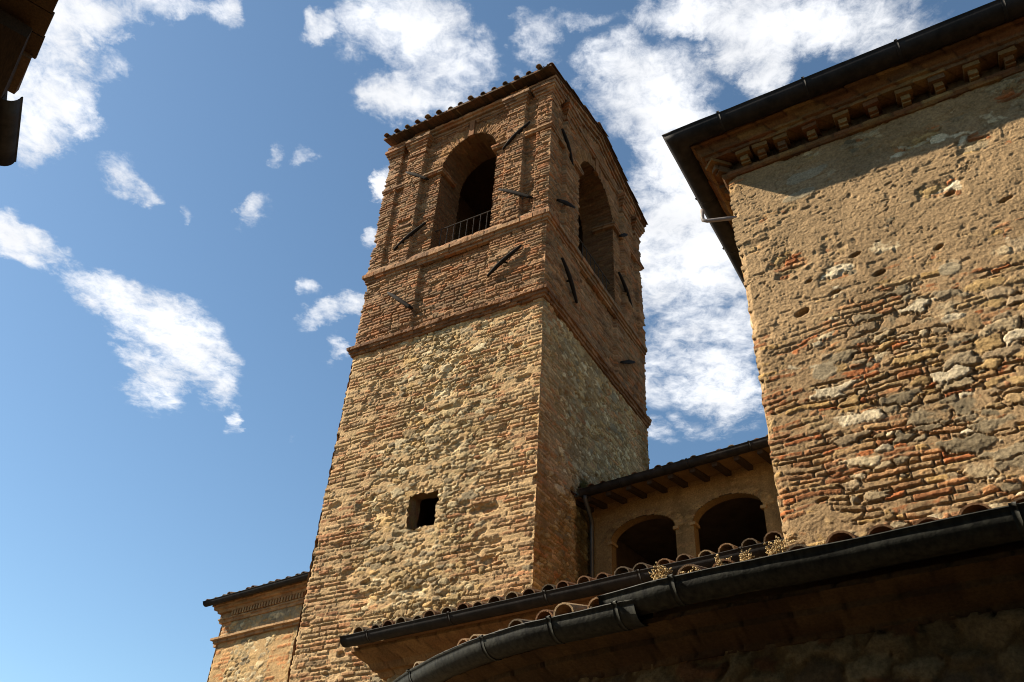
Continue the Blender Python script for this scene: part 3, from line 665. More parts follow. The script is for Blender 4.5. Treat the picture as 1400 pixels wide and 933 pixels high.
for a, b in (((.39, 15.56), (.99, 14.93)), ((.26, 13.10), (1.09, 13.66)), ((3.60, 15.02), (4.14, 15.55)), ((.52, 11.68), (1.25, 11.05)), ((3.46, 13.70), (4.30, 13.14)), ((3.43, 11.02), (4.26, 11.58))): anchor(a, b, True)
# railings
def railing(side, c, half):
    e = thing  # noqa
    mb = MB(); y = .10
    P_ = (lambda x, z: (x, y, z)) if not side else (lambda x, z: (-y, x, z))
    mb.tube([P_(c - half, 13.34), P_(c + half, 13.34)], .015, 6)
    r_ = mb.build('railing', M_RAIL, tower)
    n = 9
    for i in range(1, n):
        x = c - half + 2 * half * i / n; m2 = MB(); m2.tube([P_(x, SILL - .01), P_(x, 13.33)], .0095, 5); m2.build('railing_bar', M_RAIL, r_)
railing(False, AF[0], AF[1]); railing(True, AS[0], AS[1])

# unidentified pale object in the side opening, given an invented form
lp = thing('pale_post_object', 'small pale-headed object on a dark post behind the railing of the side belfry opening', 'object', (0, 0, 0), 0)
lp.location = Matrix.Rotation(TA, 4, 'Z') @ Vector((-.22, 1.62, 0)) + Vector((TP[0], TP[1], SILL + EYE)); lp.rotation_euler = (0, 0, TA)
mb = MB(); mb.raw = True; mb.tube([(0, 0, 0), (0, 0, .78)], .035, 8); mb.box((-.10, -.05, .55), (.02, .05, .78)); mb.build('post', M_IRON, lp)
mb = MB(); mb.raw = True; mb.tube([(0, 0, .80), (.015, 0, .86), (.02, 0, 1.0), (.0, 0, 1.06)], [.03, .05, .05, .02], 10); mb.tube([(.03, 0, .68), (.05, 0, .74)], [.045, .03], 8); mb.build('pale_head', M_HEAD, lp, True)

# ================================================================== STONE HOUSE (right)
HA = -0.570687; HP = (2.21179, 6.11212)
house = thing('stone_house', 'near house of patchy plaster, rubble and red brick with bracketed cornice, right of tower', 'house', (HP[0], HP[1], 0), HA)
HOLES = [(.48, 5.02, .075, .035), (1.19, 5.21, .05, .025), (.80, 5.14, .04, .02), (1.04, 5.50, .05, .02), (1.93, 5.88, .05, .025), (.60, 5.35, .03, .018), (1.7, 5.3, .035, .02), (2.3, 5.6, .05, .02), (2.4, 4.6, .05, .02), (.35, 3.18, .05, .014)]
def house_fn(U, Z):
    hr, cr_, pr_, (cx, cz, rs) = rubble(U, Z, .27, .105, 701, PS_MIX, .018, .12); e1 = rubble.edge
    hr2, cr2, _, (cx2, cz2, rs2) = rubble(U, Z, .13, .062, 721, PS_MIX, .017, .15); e2 = rubble.edge
    hb, cb, pb, rb = bricks(U, Z, .056, .215, 704, PB_RED, .011, .012, jit=.7, wob=.06); e3 = bricks.edge
    big = fbm(cx * 1.1 + 5, cz * 1.6, 709, 3); q1 = sst(.35, .9, cx - .25 * (big - .5) * 4)
    m1 = rs < q1 * (.22 + .42 * sst(.42, .62, big)); m2 = rs2 < sst(.25, .7, cx2) * (.16 + .36 * sst(.42, .60, fbm(cx2 * 1.3, cz2 * 1.9, 716, 3)))
    hu = np.where(m1, hr, np.where(m2, hr2, hb)); cu = np.where(m1[..., None], cr_, np.where(m2[..., None], cr2, cb))
    # the render: thick above, worn through below
    edge = 4.55 + .33 * U + .7 * (fbm(U * 1.3, Z * .9, 730, 3) - .5)
    cov = sst(-.55, .55, Z - edge)
    f1 = fbm(U * 2.2, Z * 3.0, 731, 5); f2 = fbm(U * 11, Z * 16, 732, 4) - .5
    hm = .0008 + .020 * (f1 - .5) + .010 * f2 + cov * (.018 - .13 * np.clip(f1 - .56, 0, .3) * 1.5)
    h, col = over(hu, cu, hm, mortar(U, Z, (.415, .298, .185), 740, .20))
    hs = slits(h, U, Z, np.where(m1, e1, np.where(m2, e2, e3)), 790, .026, .008, .44); h = hs * (1 - .9 * cov) + h * .9 * cov
    cr = np.abs(fbm(U * 3.4 + .6 * Z, Z * 8 - 2 * U, 795, 4) - .5); h = h - cov * .014 * sst(.012, .002, cr) * sst(.52, .62, fbm(U * 2.4, Z * 2.4, 796, 3))
    pit = sst(.70, .80, vn(U * 16, Z * 26, 797)) * sst(.45, .6, fbm(U * 3, Z * 3, 798, 2)); h = h - cov * pit * .009
    h = h + .006 * (vn(U * 75, Z * 75, 799) - .5)
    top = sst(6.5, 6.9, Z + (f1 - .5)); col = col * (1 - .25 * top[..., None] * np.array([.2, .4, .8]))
    # pale repair patches near the cornice
    for (px_, pz_, ax, az) in ((.78, 6.72, .20, .07), (.68, 6.48, .16, .05), (.55, 4.35, .11, .08), (1.72, 5.05, .09, .07)):
        d = ((U - px_) / ax) ** 2 + ((Z - pz_ - .1 * (U - px_)) / az) ** 2 + 1.6 * (fbm(U * 9, Z * 9, 750, 3) - .5); t = sst(1.15, .85, d)[..., None]
        col = col * (1 - t) + np.array([.40, .345, .26]) * (1 + f2[..., None] * .3) * t; h = h * (1 - t[..., 0]) + (hm + .004) * t[..., 0]
    h = h + .007 * (fbm(U * 32, Z * 42, 760, 4) - .5) * (.4 + .6 * sst(.4, .6, fbm(U * 3, Z * 3, 761, 3)))
    for (px_, pz_, ax, az) in HOLES:
        d = np.hypot((U - px_) / ax, (Z - pz_ - .25 * (U - px_)) / az) + .5 * (fbm(U * 25, Z * 25, 770, 2) - .5); h = h - .09 * sst(1.15, .75, d)
    h = h + .03 * (fbm(U * .6, Z * .6, 780, 2) - .5)
    return h, col
def e_house(z):
    z = np.asarray(z, float); k = np.floor(z / .066); fr_ = z / .066 - k
    return (hsh(k, 1, 55) - .5) * .022 - .008 * (1 - sst(0, .2, np.minimum(fr_, 1 - fr_))) + (vn(z * 1.1, z * 0, 56) - .5) * .03 - .02 * (hsh(k, 3, 57) > .9)
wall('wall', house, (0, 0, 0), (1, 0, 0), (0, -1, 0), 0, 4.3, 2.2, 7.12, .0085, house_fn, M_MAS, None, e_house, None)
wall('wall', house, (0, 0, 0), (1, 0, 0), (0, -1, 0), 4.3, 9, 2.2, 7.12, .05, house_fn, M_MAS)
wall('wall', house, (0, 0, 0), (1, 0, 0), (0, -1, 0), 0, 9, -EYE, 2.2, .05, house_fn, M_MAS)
wall('side_wall', house, (0, 7, 0), (0, -1, 0), (-1, 0, 0), 0, 7, -EYE, 7.12, .04, lambda U, Z: house_fn(U + 20, Z), M_MAS, None, None, e_house)
mb = MB(); mb.box((.05, 6.9, -EYE), (8.98, 7.0, 7.4), (.4, .3, .18)); mb.box((8.9, .1, -EYE), (9, 6.9, 7.4), (.4, .3, .18)); mb.build('rear_wall', M_BRK, house)
HPATH = [(0, 7), (0, 0), (9, 0)]
PB_WARM_SHADE = [(.22, .115, .05), (.25, .145, .06), (.20, .09, .04), (.28, .18, .08), (.17, .10, .055)]  # cornice bricks darkened, shade under the eave painted in
sweep('cornice_moulding', house, HPATH, [(-.03, 7.055), (.035, 7.06), (.055, 7.085), (.055, 7.125), (.03, 7.135), (-.03, 7.14)], M_BRK, .02, PB_WARM_SHADE, .28, 801, .006, sag=.02)
sweep('cornice_frieze', house, HPATH, [(-.02, 7.12), (-.012, 7.13), (-.012, 7.30), (-.02, 7.31)], M_BRK, .03, [(.14, .08, .04), (.17, .10, .05), (.11, .065, .035)], .28, 802, .006)  # darker bricks paint the shade between the corbels
sweep('cornice', house, HPATH, [(-.03, 7.285), (.17, 7.29), (.175, 7.335), (.205, 7.34), (.21, 7.375), (.235, 7.40), (.26, 7.455), (.285, 7.47), (.285, 7.52), (-.03, 7.53)], M_BRK, .02, PB_WARM_SHADE, .30, 803, .008, sag=.02)
rc = random.Random(8)
def corbel(M_, miss=False):
    mb = MB(); c1 = rc.choice(PB_WARM_SHADE); c2 = rc.choice(PB_WARM_SHADE)
    mb.box((-.042, -.085, 7.14), (.042, .02, 7.225), c1, M_, .005, rc); mb.box((-.040, -.115, 7.165), (.040, -.086, 7.228), c1, M_, .004, rc)
    mb.box((-.075, -.155, 7.232), (.075, .02, 7.287), c2, M_, .005, rc)
    mb.build('corbel', M_BRK, house)
for x in (.235, .41, .63, .94, 1.25, 1.55, 1.85, 2.16, 2.46, 2.77, 3.08, 3.39, 3.70, 4.0, 4.3, 4.6, 4.9, 5.2, 5.5, 5.8): corbel(Matrix.Translation((x, 0, 0)) @ Matrix.Rotation(rc.uniform(-.05, .05), 4, 'Z'))
corbel(Matrix.Translation((0, 0, 0)) @ Matrix.Rotation(R(-45), 4, 'Z') @ Matrix.Scale(1.35, 4, (0, 1, 0)))
for y in (.30, .62, .94, 1.26, 1.58, 1.9, 2.3, 2.7, 3.1): corbel(Matrix.Translation((0, y, 0)) @ Matrix.Rotation(R(-90), 4, 'Z'))
gut = sweep('gutter', house, [(-.0, 6.5), (-.0, 0), (8.9, 0)], half_round(.118, 7.55, .392), M_GUT, .12, None, seed=5, amp=.0, smooth=True, dent=.010)
def ring_bracket(parent, x, y, tdir, prof, mat=M_GUT, wd=.03):
    """short collar round a gutter: path of two points along tdir"""
    t = Vector(tdir).normalized(); a = (x - t.x * wd / 2, y - t.y * wd / 2); b = (x + t.x * wd / 2, y + t.y * wd / 2)
    return sweep('gutter_bracket', parent, [a, b], prof, mat, 1, None, amp=0, smooth=True)
for x in (.12, 1.02, 1.92, 2.85, 3.9, 4.9): ring_bracket(gut, x, 0, (1, 0, 0), half_round(.124, 7.552, .392, .008, lip=.02))
for y in (.55, 1.5, 2.5): ring_bracket(gut, 0, y, (0, -1, 0), half_round(.124, 7.552, .392, .008, lip=.02))
mb = MB(); rt2 = random.Random(21)
for (p_, q_, dd, sp) in (((-.30, -.34, 7.56), (8.9, -.34, 7.56), Vector((0, 1, .30)).normalized(), .22),): tiled(mb, p_, q_, dd, sp, 10, rt2, .08)
mb.build('roof', M_TILE, house)
mb = MB(); mb.prism([(-.30, 7.535), (3.5, 8.66), (7.2, 7.6), (7.2, 7.535)], 0, -.30, 8.9, (.2, .12, .07)); mb.build('roof_boarding', M_BRK, house)
mb = MB(); mb.tube([(.05, .03, 6.50), (-.10, -.0, 6.52), (-.27, -.03, 6.545), (-.31, -.035, 6.57), (-.315, -.035, 6.62), (-.31, -.035, 6.72)], .022, 10); mb.build('bent_pipe', M_HOOK, house, True)

# ================================================================== LOGGIA WING between tower and house
LA = -0.669865; LP = (1.56503, 13.68001)
log = thing('loggia_wing', 'ochre plastered wing with two dark arched openings, set between the tower and the stone house', 'building', (LP[0], LP[1], 0), LA)
ARS = [(1.04, .615, 6.14, .33), (2.55, .595, 6.14, .33)]
def log_fn(U, Z):  # wing's ochre lowered throughout to paint in its shade
    hb, cb, _, _ = bricks(U, Z, .075, .27, 901, [(.34, .23, .115), (.31, .20, .10), (.36, .25, .13)], .01, .010)
    for c, hf, sp, rs in ARS:
        ad = arch_dist(U, Z, c, hf, sp, rs); m = (Z > sp) & (ad < 1.28)
        ang = np.arctan2((Z - sp) / rs, (U - c) / hf) * hf; h2, c2, _, _ = bricks(ad * hf, ang, .075, .3, 905, [(.33, .22, .115), (.36, .25, .125)], .01, .012, wob=0)
        hb = np.where(m, h2 + .02, hb); cb = np.where(m[..., None], c2, cb)
    hm = .006 + .010 * (fbm(U * 3, Z * 3, 910, 4) - .5)
    return over(hb, cb, hm, mortar(U, Z, (.34, .235, .12), 912) * (1 - .35 * sst(.5, .7, fbm(U * 2.5, Z * .8, 914, 4)))[..., None])
def keepL(U, Z):
    k = np.ones(U.shape, bool)
    for c, hf, sp, rs in ARS: k &= ~((arch_dist(U, Z, c, hf, sp, rs) < .99) & (Z > 4.9))
    return k
wall('wall', log, (0, 0, 0), (1, 0, 0), (0, -1, 0), .02, 7, 4.0, 6.95, .02, log_fn, M_MAS, keepL)
mb = MB()
for c, hf, sp, rs in ARS:
    k = 16; pr = [(c - hf, 4.88)] + [(c - hf * math.cos(math.pi * i / k), sp + rs * math.sin(math.pi * i / k)) for i in range(k + 1)] + [(c + hf, 4.88)]
    for i in range(len(pr) - 1):
        (a, b), (c2, d2) = pr[i], pr[i + 1]; mb.add([(a, -.005, b), (c2, -.005, d2), (c2, .17, d2), (a, .17, b)], [(0, 1, 2, 3)], (.28, .19, .095))
mb.build('arch_reveal', M_BRK, log)
for c, hf, sp, rs in ARS:
    for s2 in (-1, 1): mb = MB(); mb.box((c + s2 * hf - .045, -.035, sp - .05), (c + s2 * hf + .045, .16, sp + .0), (.42, .29, .15), None, .004); mb.build('impost', M_BRK, log)
mb = MB()
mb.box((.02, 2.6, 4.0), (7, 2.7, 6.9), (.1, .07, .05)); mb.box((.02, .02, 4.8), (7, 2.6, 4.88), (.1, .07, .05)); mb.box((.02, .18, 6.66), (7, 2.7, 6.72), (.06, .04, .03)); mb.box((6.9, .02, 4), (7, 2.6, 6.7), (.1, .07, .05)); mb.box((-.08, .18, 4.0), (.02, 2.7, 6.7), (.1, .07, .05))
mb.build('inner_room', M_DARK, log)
mb = MB(); mb.box((.02, -.02, -EYE), (7, 2.7, 4.0), (.4, .28, .14)); mb.build('base_wall', M_PLA, log)
LS = .10
mb = MB(); mb.prism([(-.60, 6.775), (2.7, 7.28), (2.7, 7.34), (-.60, 6.835)], 0, -.05, 7, (.22, .14, .07)); lroof = mb.build('roof', M_BRK, log)
mb = MB(); tiled(mb, (.05, -.66, 6.84), (7, -.66, 6.84), Vector((0, 1, .153)).normalized(), .21, 7, random.Random(4), .075); mb.build('roof_tiles', M_TILE, lroof)
for x in (.05, .33, .72, 1.11, 1.50, 1.88, 2.27, 2.65, 3.02, 3.4, 3.8, 4.2):
    mb = MB(); mb.add([(x - .045, -.56, 6.70), (x + .045, -.56, 6.70), (x + .045, .1, 6.80), (x - .045, .1, 6.80), (x - .045, -.58, 6.772), (x + .045, -.58, 6.772), (x + .045, .1, 6.88), (x - .045, .1, 6.88)], [(0, 3, 2, 1), (4, 5, 6, 7), (0, 1, 5, 4), (1, 2, 6, 5), (2, 3, 7, 6), (3, 0, 4, 7)]); mb.build('rafter', M_WOOD, log)
g2 = sweep('gutter', log, [(.22, 0), (7, 0)], half_round(.098, 6.86, .61), M_GUT, .15, None, amp=0, smooth=True)
for x in (1.0, 2.25, 3.3): ring_bracket(g2, x, 0, (1, 0, 0), half_round(.104, 6.862, .61, .008, lip=.018))
mb = MB(); mb.tube([(.30, -.62, 6.78), (.30, -.62, 6.72), (.12, -.12, 6.55), (.10, -.09, 6.45), (.10, -.09, 3.9)], .038, 10); mb.build('downpipe', M_PIPE, log, True)

# ================================================================== CHURCH WING left of the tower
CP = (-2.73501, 15.16026)
ch = thing('church_wing', 'sunlit brick and rubble church wall with corniced eave, left behind the tower foot', 'building', (CP[0], CP[1], 0), LA)
XL = -3.50
def ch_fn(U, Z):
    hr, cr_, _, _ = rubble(U, Z, .17, .085, 951, PS_TAN, .026, .16); hb, cb, _, _ = bricks(U, Z, .078, .27, 953, [(.48, .24, .11), (.50, .29, .14), (.46, .21, .09), (.52, .34, .18)], .012, .018)
    nb = fbm(U * 1.1, Z * 1.1, 955, 4); m = ((U - XL) > .55 + .5 * (nb - .4)) & ~((U > -1.75 + (nb - .5) * .5) & (U < -1.2)) & (Z < 5.2)
    m = m | ((Z > 5.3) & (Z < 5.62) & (U - XL > .3)); hb = np.where(m, hr, hb); cb = np.where(m[..., None], cr_, cb)
    up = (Z > 5.3)[..., None]; mc = mortar(U, Z, (.50, .35, .19), 957); mc = np.where(up, mortar(U, Z, (.33, .29, .22), 958), mc)
    hm = .004 + .024 * (fbm(U * 1.5, Z * 1.5, 959, 4) - .48) + .01 * (fbm(U * 12, Z * 12, 960, 3) - .5)
    return over(hb, cb, hm, mc)
wall('wall', ch, (0, 0, 0), (1, 0, 0), (0, -1, 0), XL, .5, 3.0, 5.95, .018, ch_fn, M_MAS, None, e_house, None)
wall('base_wall', ch, (0, 0, 0), (1, 0, 0), (0, -1, 0), XL, .5, -EYE, 3.0, .06, ch_fn, M_MAS)
wall('side_wall', ch, (XL, 6, 0), (0, -1, 0), (-1, 0, 0), 0, 6, -EYE, 5.95, .06, ch_fn, M_MAS)
CPATH = [(XL, 6), (XL, 0), (.5, 0)]
PB_O = [(.40, .26, .15), (.38, .225, .125), (.44, .30, .18), (.34, .22, .13)]
sweep('string_course', ch, CPATH, [(-.02, 5.20), (.06, 5.21), (.06, 5.25), (.11, 5.27), (.11, 5.31), (-.02, 5.34)], M_BRK, .03, PB_O, .27, 971, .006, sag=.02)
sweep('cornice', ch, CPATH, [(-.02, 5.60), (.04, 5.61), (.05, 5.66), (.07, 5.67), (.07, 5.70), (.045, 5.705), (.045, 5.80), (.10, 5.81), (.11, 5.86), (.16, 5.87), (.17, 5.93), (.20, 5.94), (.20, 5.99), (-.02, 6.0)], M_BRK, .03, PB_O, .27, 972, .006)
mb = MB(); x = XL + .35; rb_ = random.Random(6)
while x < .4: mb.box((x, -.095, 5.708), (x + .045, -.04, 5.806), rb_.choice(PB_O), None, .003, rb_); x += .082
mb.build('dentil_course', M_BRK, ch)
mb = MB(); mb.prism([(-.28, 6.0), (3, 7.0), (6.2, 6.0)], 0, XL - .25, .5, (.2, .12, .07)); cr2_ = mb.build('roof', M_BRK, ch)
mb = MB(); tiled(mb, (XL - .2, -.34, 6.0), (.4, -.34, 6.0), Vector((0, 3.2, 1)).normalized(), .24, 8, random.Random(9), .075, lift=-.02); mb.build('roof_tiles', M_TILE, cr2_)
sweep('gutter', ch, [(XL - .30, 0), (.5, 0)], half_round(.078, 6.0, .30), M_GUT, .3, None, amp=0, smooth=True)

# pale rendered building glimpsed behind it
pb = thing('rendered_house', 'pale rendered wall edge showing just behind the left corner of the church wing', 'building', (CP[0], CP[1], 0), LA)
mb = MB(); mb.box((XL - .16, .10, -EYE), (XL - .001, 5.9, 5.19), (.5, .4, .3)); mb.build('wall', M_PALE, pb)
mb = MB(); mb.box((XL - .20, .06, 5.195), (XL - .12, 5.95, 5.25), (.4, .25, .15)); mb.build('coping', M_BRK, pb)

# ================================================================== AISLE in front of the tower
def loc2(P, a, w_): dx, dy = P[0] - w_[0], P[1] - w_[1]; return (dx * math.cos(a) + dy * math.sin(a), -dx * math.sin(a) + dy * math.cos(a))
AA = R(-38.59); AP = (-1.756, 9.862)                       # gutter's left end, outer lip
aisle = thing('aisle_building', 'low tiled aisle with a long straight dark gutter crossing the foot of the tower', 'building', (AP[0], AP[1], 0), AA)
AZ = 3.144; LN = 8.2
g3 = sweep('gutter', aisle, [(0, .10), (LN, .10)], half_round(.088, AZ - .012, .0), M_GUT, .12, None, amp=0, smooth=True, dent=.010)
for x in (.42, 1.62, 2.85, 3.9, 4.9): ring_bracket(g3, x, .10, (1, 0, 0), half_round(.094, AZ - .010, .0, .008, lip=.018))
def aisle_fn(U, Z):
    hr, cr_, _, _ = rubble(U, Z, .19, .10, 981, PS_TAN, .04, .16); hm = .006 + .024 * (fbm(U * 1.5, Z * 1.5, 982, 4) - .45)
    return over(hr, cr_, hm, mortar(U, Z, (.36, .26, .14), 983))
wall('wall', aisle, (0, .50, 0), (1, 0, 0), (0, -1, 0), .36, LN, -EYE, 2.9, .03, aisle_fn, M_MAS, None, e_house, None)
wall('side_wall', aisle, (.36, 3.2, 0), (0, -1, 0), (-1, 0, 0), 0, 2.7, -EYE, 3.0, .05, aisle_fn, M_MAS, None, None, e_house)
sweep('eave_cornice', aisle, [(.30, 2.9), (.30, .50), (LN, .50)], [(-.05, 2.74), (.03, 2.76), (.06, 2.82), (.10, 2.83), (.14, 2.90), (.22, 2.96), (.29, 3.02), (.29, 3.06), (-.05, 3.07)], M_BRK, .03, [(.24, .14, .065), (.28, .17, .08), (.20, .11, .05)], .28, 985, .006)
mb = MB(); mb.prism([(.18, 3.07), (3.2, 3.72), (3.2, 3.50), (.5, 2.95)], 0, .12, LN, (.2, .12, .07)); ar = mb.build('roof', M_BRK, aisle)
mb = MB(); tiled(mb, (.25, .08, AZ - .005), (LN, .08, AZ - .005), Vector((0, 1, .22)).normalized(), .215, 9, random.Random(14), .082, jag=.03, lift=.012); mb.build('roof_tiles', M_TILE, ar)

# ================================================================== NEAR LEAN-TO with the big gutter
NA = R(-39.0); NP = (.985, 4.955)
near = thing('lean_to', 'dark near wall with tiled lean-to roof and wide black gutter curving at its left', 'building', (NP[0], NP[1], 0), NA)
lo = lambda P: loc2(P, NA, NP)
lipR = [lo((.66, 5.285)), lo((.985, 4.955)), lo((1.861, 4.263)), lo((2.568, 3.704)), lo((5.2, 1.62))]
lipL = [lo(q) for q in ((-1.35, 9.6), (-1.06, 8.3), (-.773, 7.233), (-.60, 6.86), (-.414, 6.507), (-.172, 6.154), (.031, 5.894), (.223, 5.68), (.702, 5.264), (.86, 5.13))]
GR = .115
gr_ = sweep('gutter', near, lipR, half_round(GR, 2.03, -GR, .006, 14, .016), M_GUT2, .06, None, amp=0, smooth=True, dent=.014)
gl_ = sweep('gutter', near, lipL, half_round(GR, 1.965, -GR, .006, 14, .016), M_GUT2, .06, None, amp=0, smooth=True, dent=.012)
def along(path, t):
    a, b = path; return (a[0] + (b[0] - a[0]) * t, a[1] + (b[1] - a[1]) * t), Vector((b[0] - a[0], b[1] - a[1], 0))
for (i, t) in ((1, .08), (2, .95), (1, .98)):
    if (i, t) == (1, .98): continue
    (x, y), td = along(lipR[i:i + 2], t); ring_bracket(gr_, x, y, td, half_round(GR + .006, 2.032, -GR, .008, 14, .024), M_GUT2, .035)
for (i, t) in ((8, .35), (7, .30), (5, .5), (2, .8)):
    (x, y), td = along(lipL[i:i + 2], t); ring_bracket(gl_, x, y, td, half_round(GR + .006, 1.967, -GR, .008, 14, .024), M_GUT2, .035)
def inset(path, off, z=None):
    p, m = mitre(path); return [tuple(a - b * off) for a, b in zip(p, m)]
full = lipL[:-2] + lipR[1:]
wp = inset(full, .52)
sweep('eave_cornice', near, wp, [(-.03, 1.70), (.03, 1.71), (.05, 1.745), (.19, 1.80), (.20, 1.835), (.33, 1.87), (.33, 1.90), (-.03, 1.91)], M_BRK, .025, [(.12, .075, .04), (.10, .06, .035), (.14, .09, .05)], .30, 991, .006, groove=.015)  # soffit bricks darkened: shade behind the gutter put into the palette
# the wall under it, following the curve
def near_wall():
    p, m = mitre(wp); ln = [0]
    for a, b in zip(p[:-1], p[1:]): ln.append(ln[-1] + np.linalg.norm(b - a))
    s = np.arange(0, ln[-1], .025); P0_ = np.stack([np.interp(s, ln, [q[i] for q in p]) for i in (0, 1)], 1); N0 = np.stack([np.interp(s, ln, [q[i] for q in m]) for i in (0, 1)], 1)
    z = np.arange(-EYE, 1.73, .025); S, Z = np.meshgrid(s, z)
    hr, cr_, _, _ = rubble(S, Z, .24, .13, 995, [(.26, .19, .11), (.17, .12, .075), (.20, .10, .05), (.33, .25, .15)], .045, .14); hm = .010 + .024 * (fbm(S * 1.5, Z * 1.5, 996, 4) - .4)
    h, col = over(hr, cr_, hm, mortar(S, Z, (.23, .155, .08), 997))
    P = np.zeros((*S.shape, 3)); P[..., :2] = P0_[None] + N0[None] * h[..., None]; P[..., 2] = Z + EYE
    idx = np.arange(S.size).reshape(S.shape); Fq = np.stack([idx[:-1, :-1], idx[:-1, 1:], idx[1:, 1:], idx[1:, :-1]], -1).reshape(-1, 4)
    link_mesh('wall', P.reshape(-1, 3), Fq, M_MAS, near, col.reshape(-1, 3), True)
near_wall()
# roof: follows the eave line, one fan of tiles at a time
mb = MB(); rn = random.Random(31); ridge = inset(full, 2.1); eave = inset(full, .10)
base = [(a[0], a[1], 1.93) for a in eave]; top = [(a[0], a[1], 2.42) for a in inset(full, 1.75)]
n_ = len(base); mb.add(base + top, [(i, i + 1, n_ + i + 1, n_ + i) for i in range(n_ - 1)], (.2, .12, .07)); nr = mb.build('roof', M_BRK, near)
mb = MB(); pe, me_ = mitre(inset(full, .11)); acc_ = 0; sp_ = .235; zt = {True: 1.975, False: 1.92}
for i in range(len(pe) - 1):
    a, b = pe[i], pe[i + 1]; ln_ = np.linalg.norm(b - a); t = -acc_
    while True:
        t += sp_
        if t > ln_: acc_ = ln_ - (t - sp_); break
        q_ = a + (b - a) * t / ln_; mm_ = me_[i] * (1 - t / ln_) + me_[i + 1] * t / ln_
        dd = Vector((-mm_[0], -mm_[1], .24)).normalized(); rt = Vector(((b - a)[0], (b - a)[1], 0)).normalized(); z0_ = (2.085 if q_[0] > -.1 else 2.025) + rn.uniform(-.035, .02)
        jo = rn.uniform(-.03, .09)
        for c_ in range(5):
            o_ = Vector((q_[0], q_[1], z0_ - .02 + rn.uniform(0, .02))) + dd * (c_ * .36 + jo)
            tile(mb, o_, (dd + rt * rn.uniform(-.06, .06)).normalized(), rt, .43, .088, .075, col=rn.choice(TILE_COL), n=9)
            tile(mb, o_ + rt * sp_ / 2 + dd * .05 + Vector((0, 0, .015)), dd, rt, .43, .08, .07, up=False, col=rn.choice(TILE_COL))
mb.build('roof_tiles', M_TILE, nr)

# ================================================================== LEFT HOUSE: eave corner overhead
KP = (-4.81, 5.15); KA = math.atan2(.59, -.45)             # x axis runs away along its eave
left = thing('shaded_house', 'dark eave corner of an overhanging roof cut by the upper left edge of the photo', 'house', (KP[0], KP[1], 0), KA)
# local +x = away from the camera, +y = to the left (into the house)
cD = (.08, .055, .035)  # dark colour paints the eave's shaded silhouette
mb = MB(); mb.box((-14, .50, -EYE), (-.10, 6, 6.1), cD); mb.build('wall', M_BRK, left)  # wall lengthened, unseen, behind the camera to block light
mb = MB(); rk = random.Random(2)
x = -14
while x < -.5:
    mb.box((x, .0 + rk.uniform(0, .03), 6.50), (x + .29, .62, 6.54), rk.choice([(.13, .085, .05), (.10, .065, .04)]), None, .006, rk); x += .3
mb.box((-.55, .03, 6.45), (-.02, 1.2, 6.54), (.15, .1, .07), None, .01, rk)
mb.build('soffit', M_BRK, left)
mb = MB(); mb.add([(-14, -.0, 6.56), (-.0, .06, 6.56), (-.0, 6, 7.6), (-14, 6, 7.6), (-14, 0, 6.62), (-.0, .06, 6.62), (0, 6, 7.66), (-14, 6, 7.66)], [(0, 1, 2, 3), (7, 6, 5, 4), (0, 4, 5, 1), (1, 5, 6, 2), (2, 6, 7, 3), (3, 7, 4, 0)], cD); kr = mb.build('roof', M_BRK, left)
mb = MB(); tiled(mb, (-13.9, .10, 6.62), (-.15, .10, 6.62), Vector((0, 1, .18)).normalized(), .26, 8, rk, .09); mb.build('roof_tiles', M_TILE, kr)
mb = MB(); mb.box((-.9, .1, 6.30), (-.06, .5, 6.45), (.13, .09, .06), None, .012, rk); mb.build('eave_beam', M_WOOD, left)
def LW(P): return loc2(P, KA, KP)
ga = LW((-4.80, 5.17)); gb_ = LW((-5.22, 6.0))
sweep('gutter', left, [ga, gb_], half_round(.12, 6.5, -.12, .006, 12, .012), M_GUT, .2, None, amp=0, smooth=True)
mb = MB(); gc = LW((-5.75, 5.75)); ge = LW((-5.25, 5.0))
ia, ib2 = LW((-4.95, 5.15)), LW((-5.35, 5.95))
mb.prism([ia, ib2, gc, ge], 2, 6.30, 6.56, cD); mb.build('verge_board', M_WOOD, left)

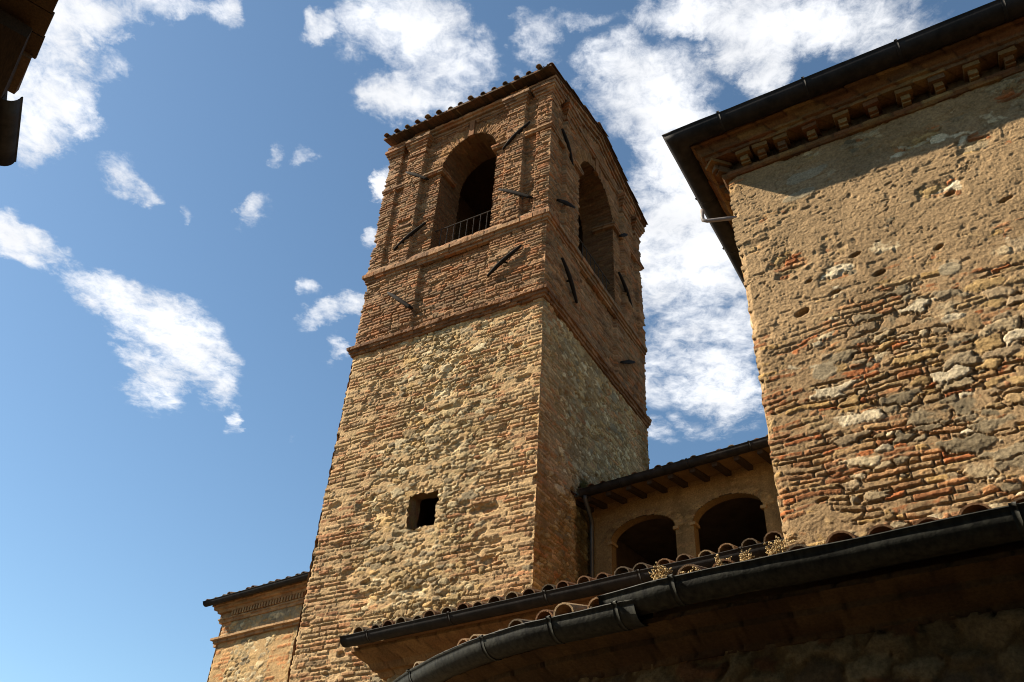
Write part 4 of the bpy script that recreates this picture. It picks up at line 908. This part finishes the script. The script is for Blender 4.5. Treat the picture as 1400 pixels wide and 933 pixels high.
# ================================================================== small plants
def weed(label, wx, wy, wz, h, seed, n=7, green=False, spread=.5):
    rnd = random.Random(seed); t = thing('dry_weed', label, 'plant', (wx, wy, wz + EYE), 0, 'weeds rooted in the roof edges')
    st = MB(); st.raw = True; hd = MB(); hd.raw = True
    for i in range(n):
        az = rnd.uniform(0, 6.28); ln = h * rnd.uniform(.5, 1); sp_ = rnd.uniform(.1, spread); p = Vector((rnd.uniform(-.04, .04), rnd.uniform(-.03, .03), 0)); pts = [p.copy()]
        for k in range(5):
            p = p + Vector((math.cos(az) * sp_ * .25, math.sin(az) * sp_ * .25, 1)).normalized() * ln / 5 + Vector((rnd.uniform(-.004, .004),) * 3); pts.append(p.copy())
            for b in range(4 if k > 1 else 1):
                e = p + Vector((rnd.uniform(-1, 1), rnd.uniform(-1, 1), rnd.uniform(.2, 1))).normalized() * h * rnd.uniform(.12, .26); st.tube([p, e], .0017, 3)
                for c in range(3):
                    s_ = rnd.uniform(.0035, .008); cpos = e + Vector([rnd.uniform(-.008, .008) for _ in range(3)])
                    a = Vector([rnd.uniform(-1, 1) for _ in range(3)]).normalized(); bb = a.orthogonal().normalized(); c3 = a.cross(bb)
                    hd.add([cpos + a * s_, cpos + bb * s_, cpos + c3 * s_, cpos - a * s_, cpos - bb * s_, cpos - c3 * s_], [(0, 1, 2), (0, 2, 4), (0, 4, 5), (0, 5, 1), (3, 2, 1), (3, 4, 2), (3, 5, 4), (3, 1, 5)])
        st.tube(pts, [.003 * (1 - .12 * k) for k in range(len(pts))], 4)
    st.build('stems', M_GREEN if green else M_STEM, t); hd.build('leaves' if green else 'flower_heads', M_GREEN if green else M_LEAF, t)
weed('tall dry weed with pale flower heads beside the gutter bracket, leftmost of the large tufts', 1.04, 5.12, 1.98, .20, 1, 17)
weed('low reddish dry weed growing flat in the wide gutter, second tuft from the bracket', 1.20, 4.98, 1.99, .12, 2, 11)
weed('bushy dry weed with pale heads in the middle of the wide gutter', 1.37, 4.85, 1.98, .17, 3, 15)
weed('thin upright dry weed just left of the stone house corner', 1.52, 4.82, 2.0, .17, 4, 10)
weed('largest pale flowering weed at the foot of the stone house corner', 1.68, 4.74, 2.0, .23, 5, 22)
weed('low straggling weed on the tiles right of the house corner', 1.92, 4.58, 2.04, .14, 6, 14, spread=.9)
weed('small dry weed at the joint where the two big gutters overlap', .80, 5.34, 1.95, .10, 7, 8)
q_ = Matrix.Rotation(TA, 4, 'Z') @ Vector((.05, 1.62, 0)) + Vector((TP[0], TP[1], 0))
weed('dull green tuft growing on the tower side where the loggia gutter ends', q_.x, q_.y, 6.97, .24, 8, 26, True, .9)
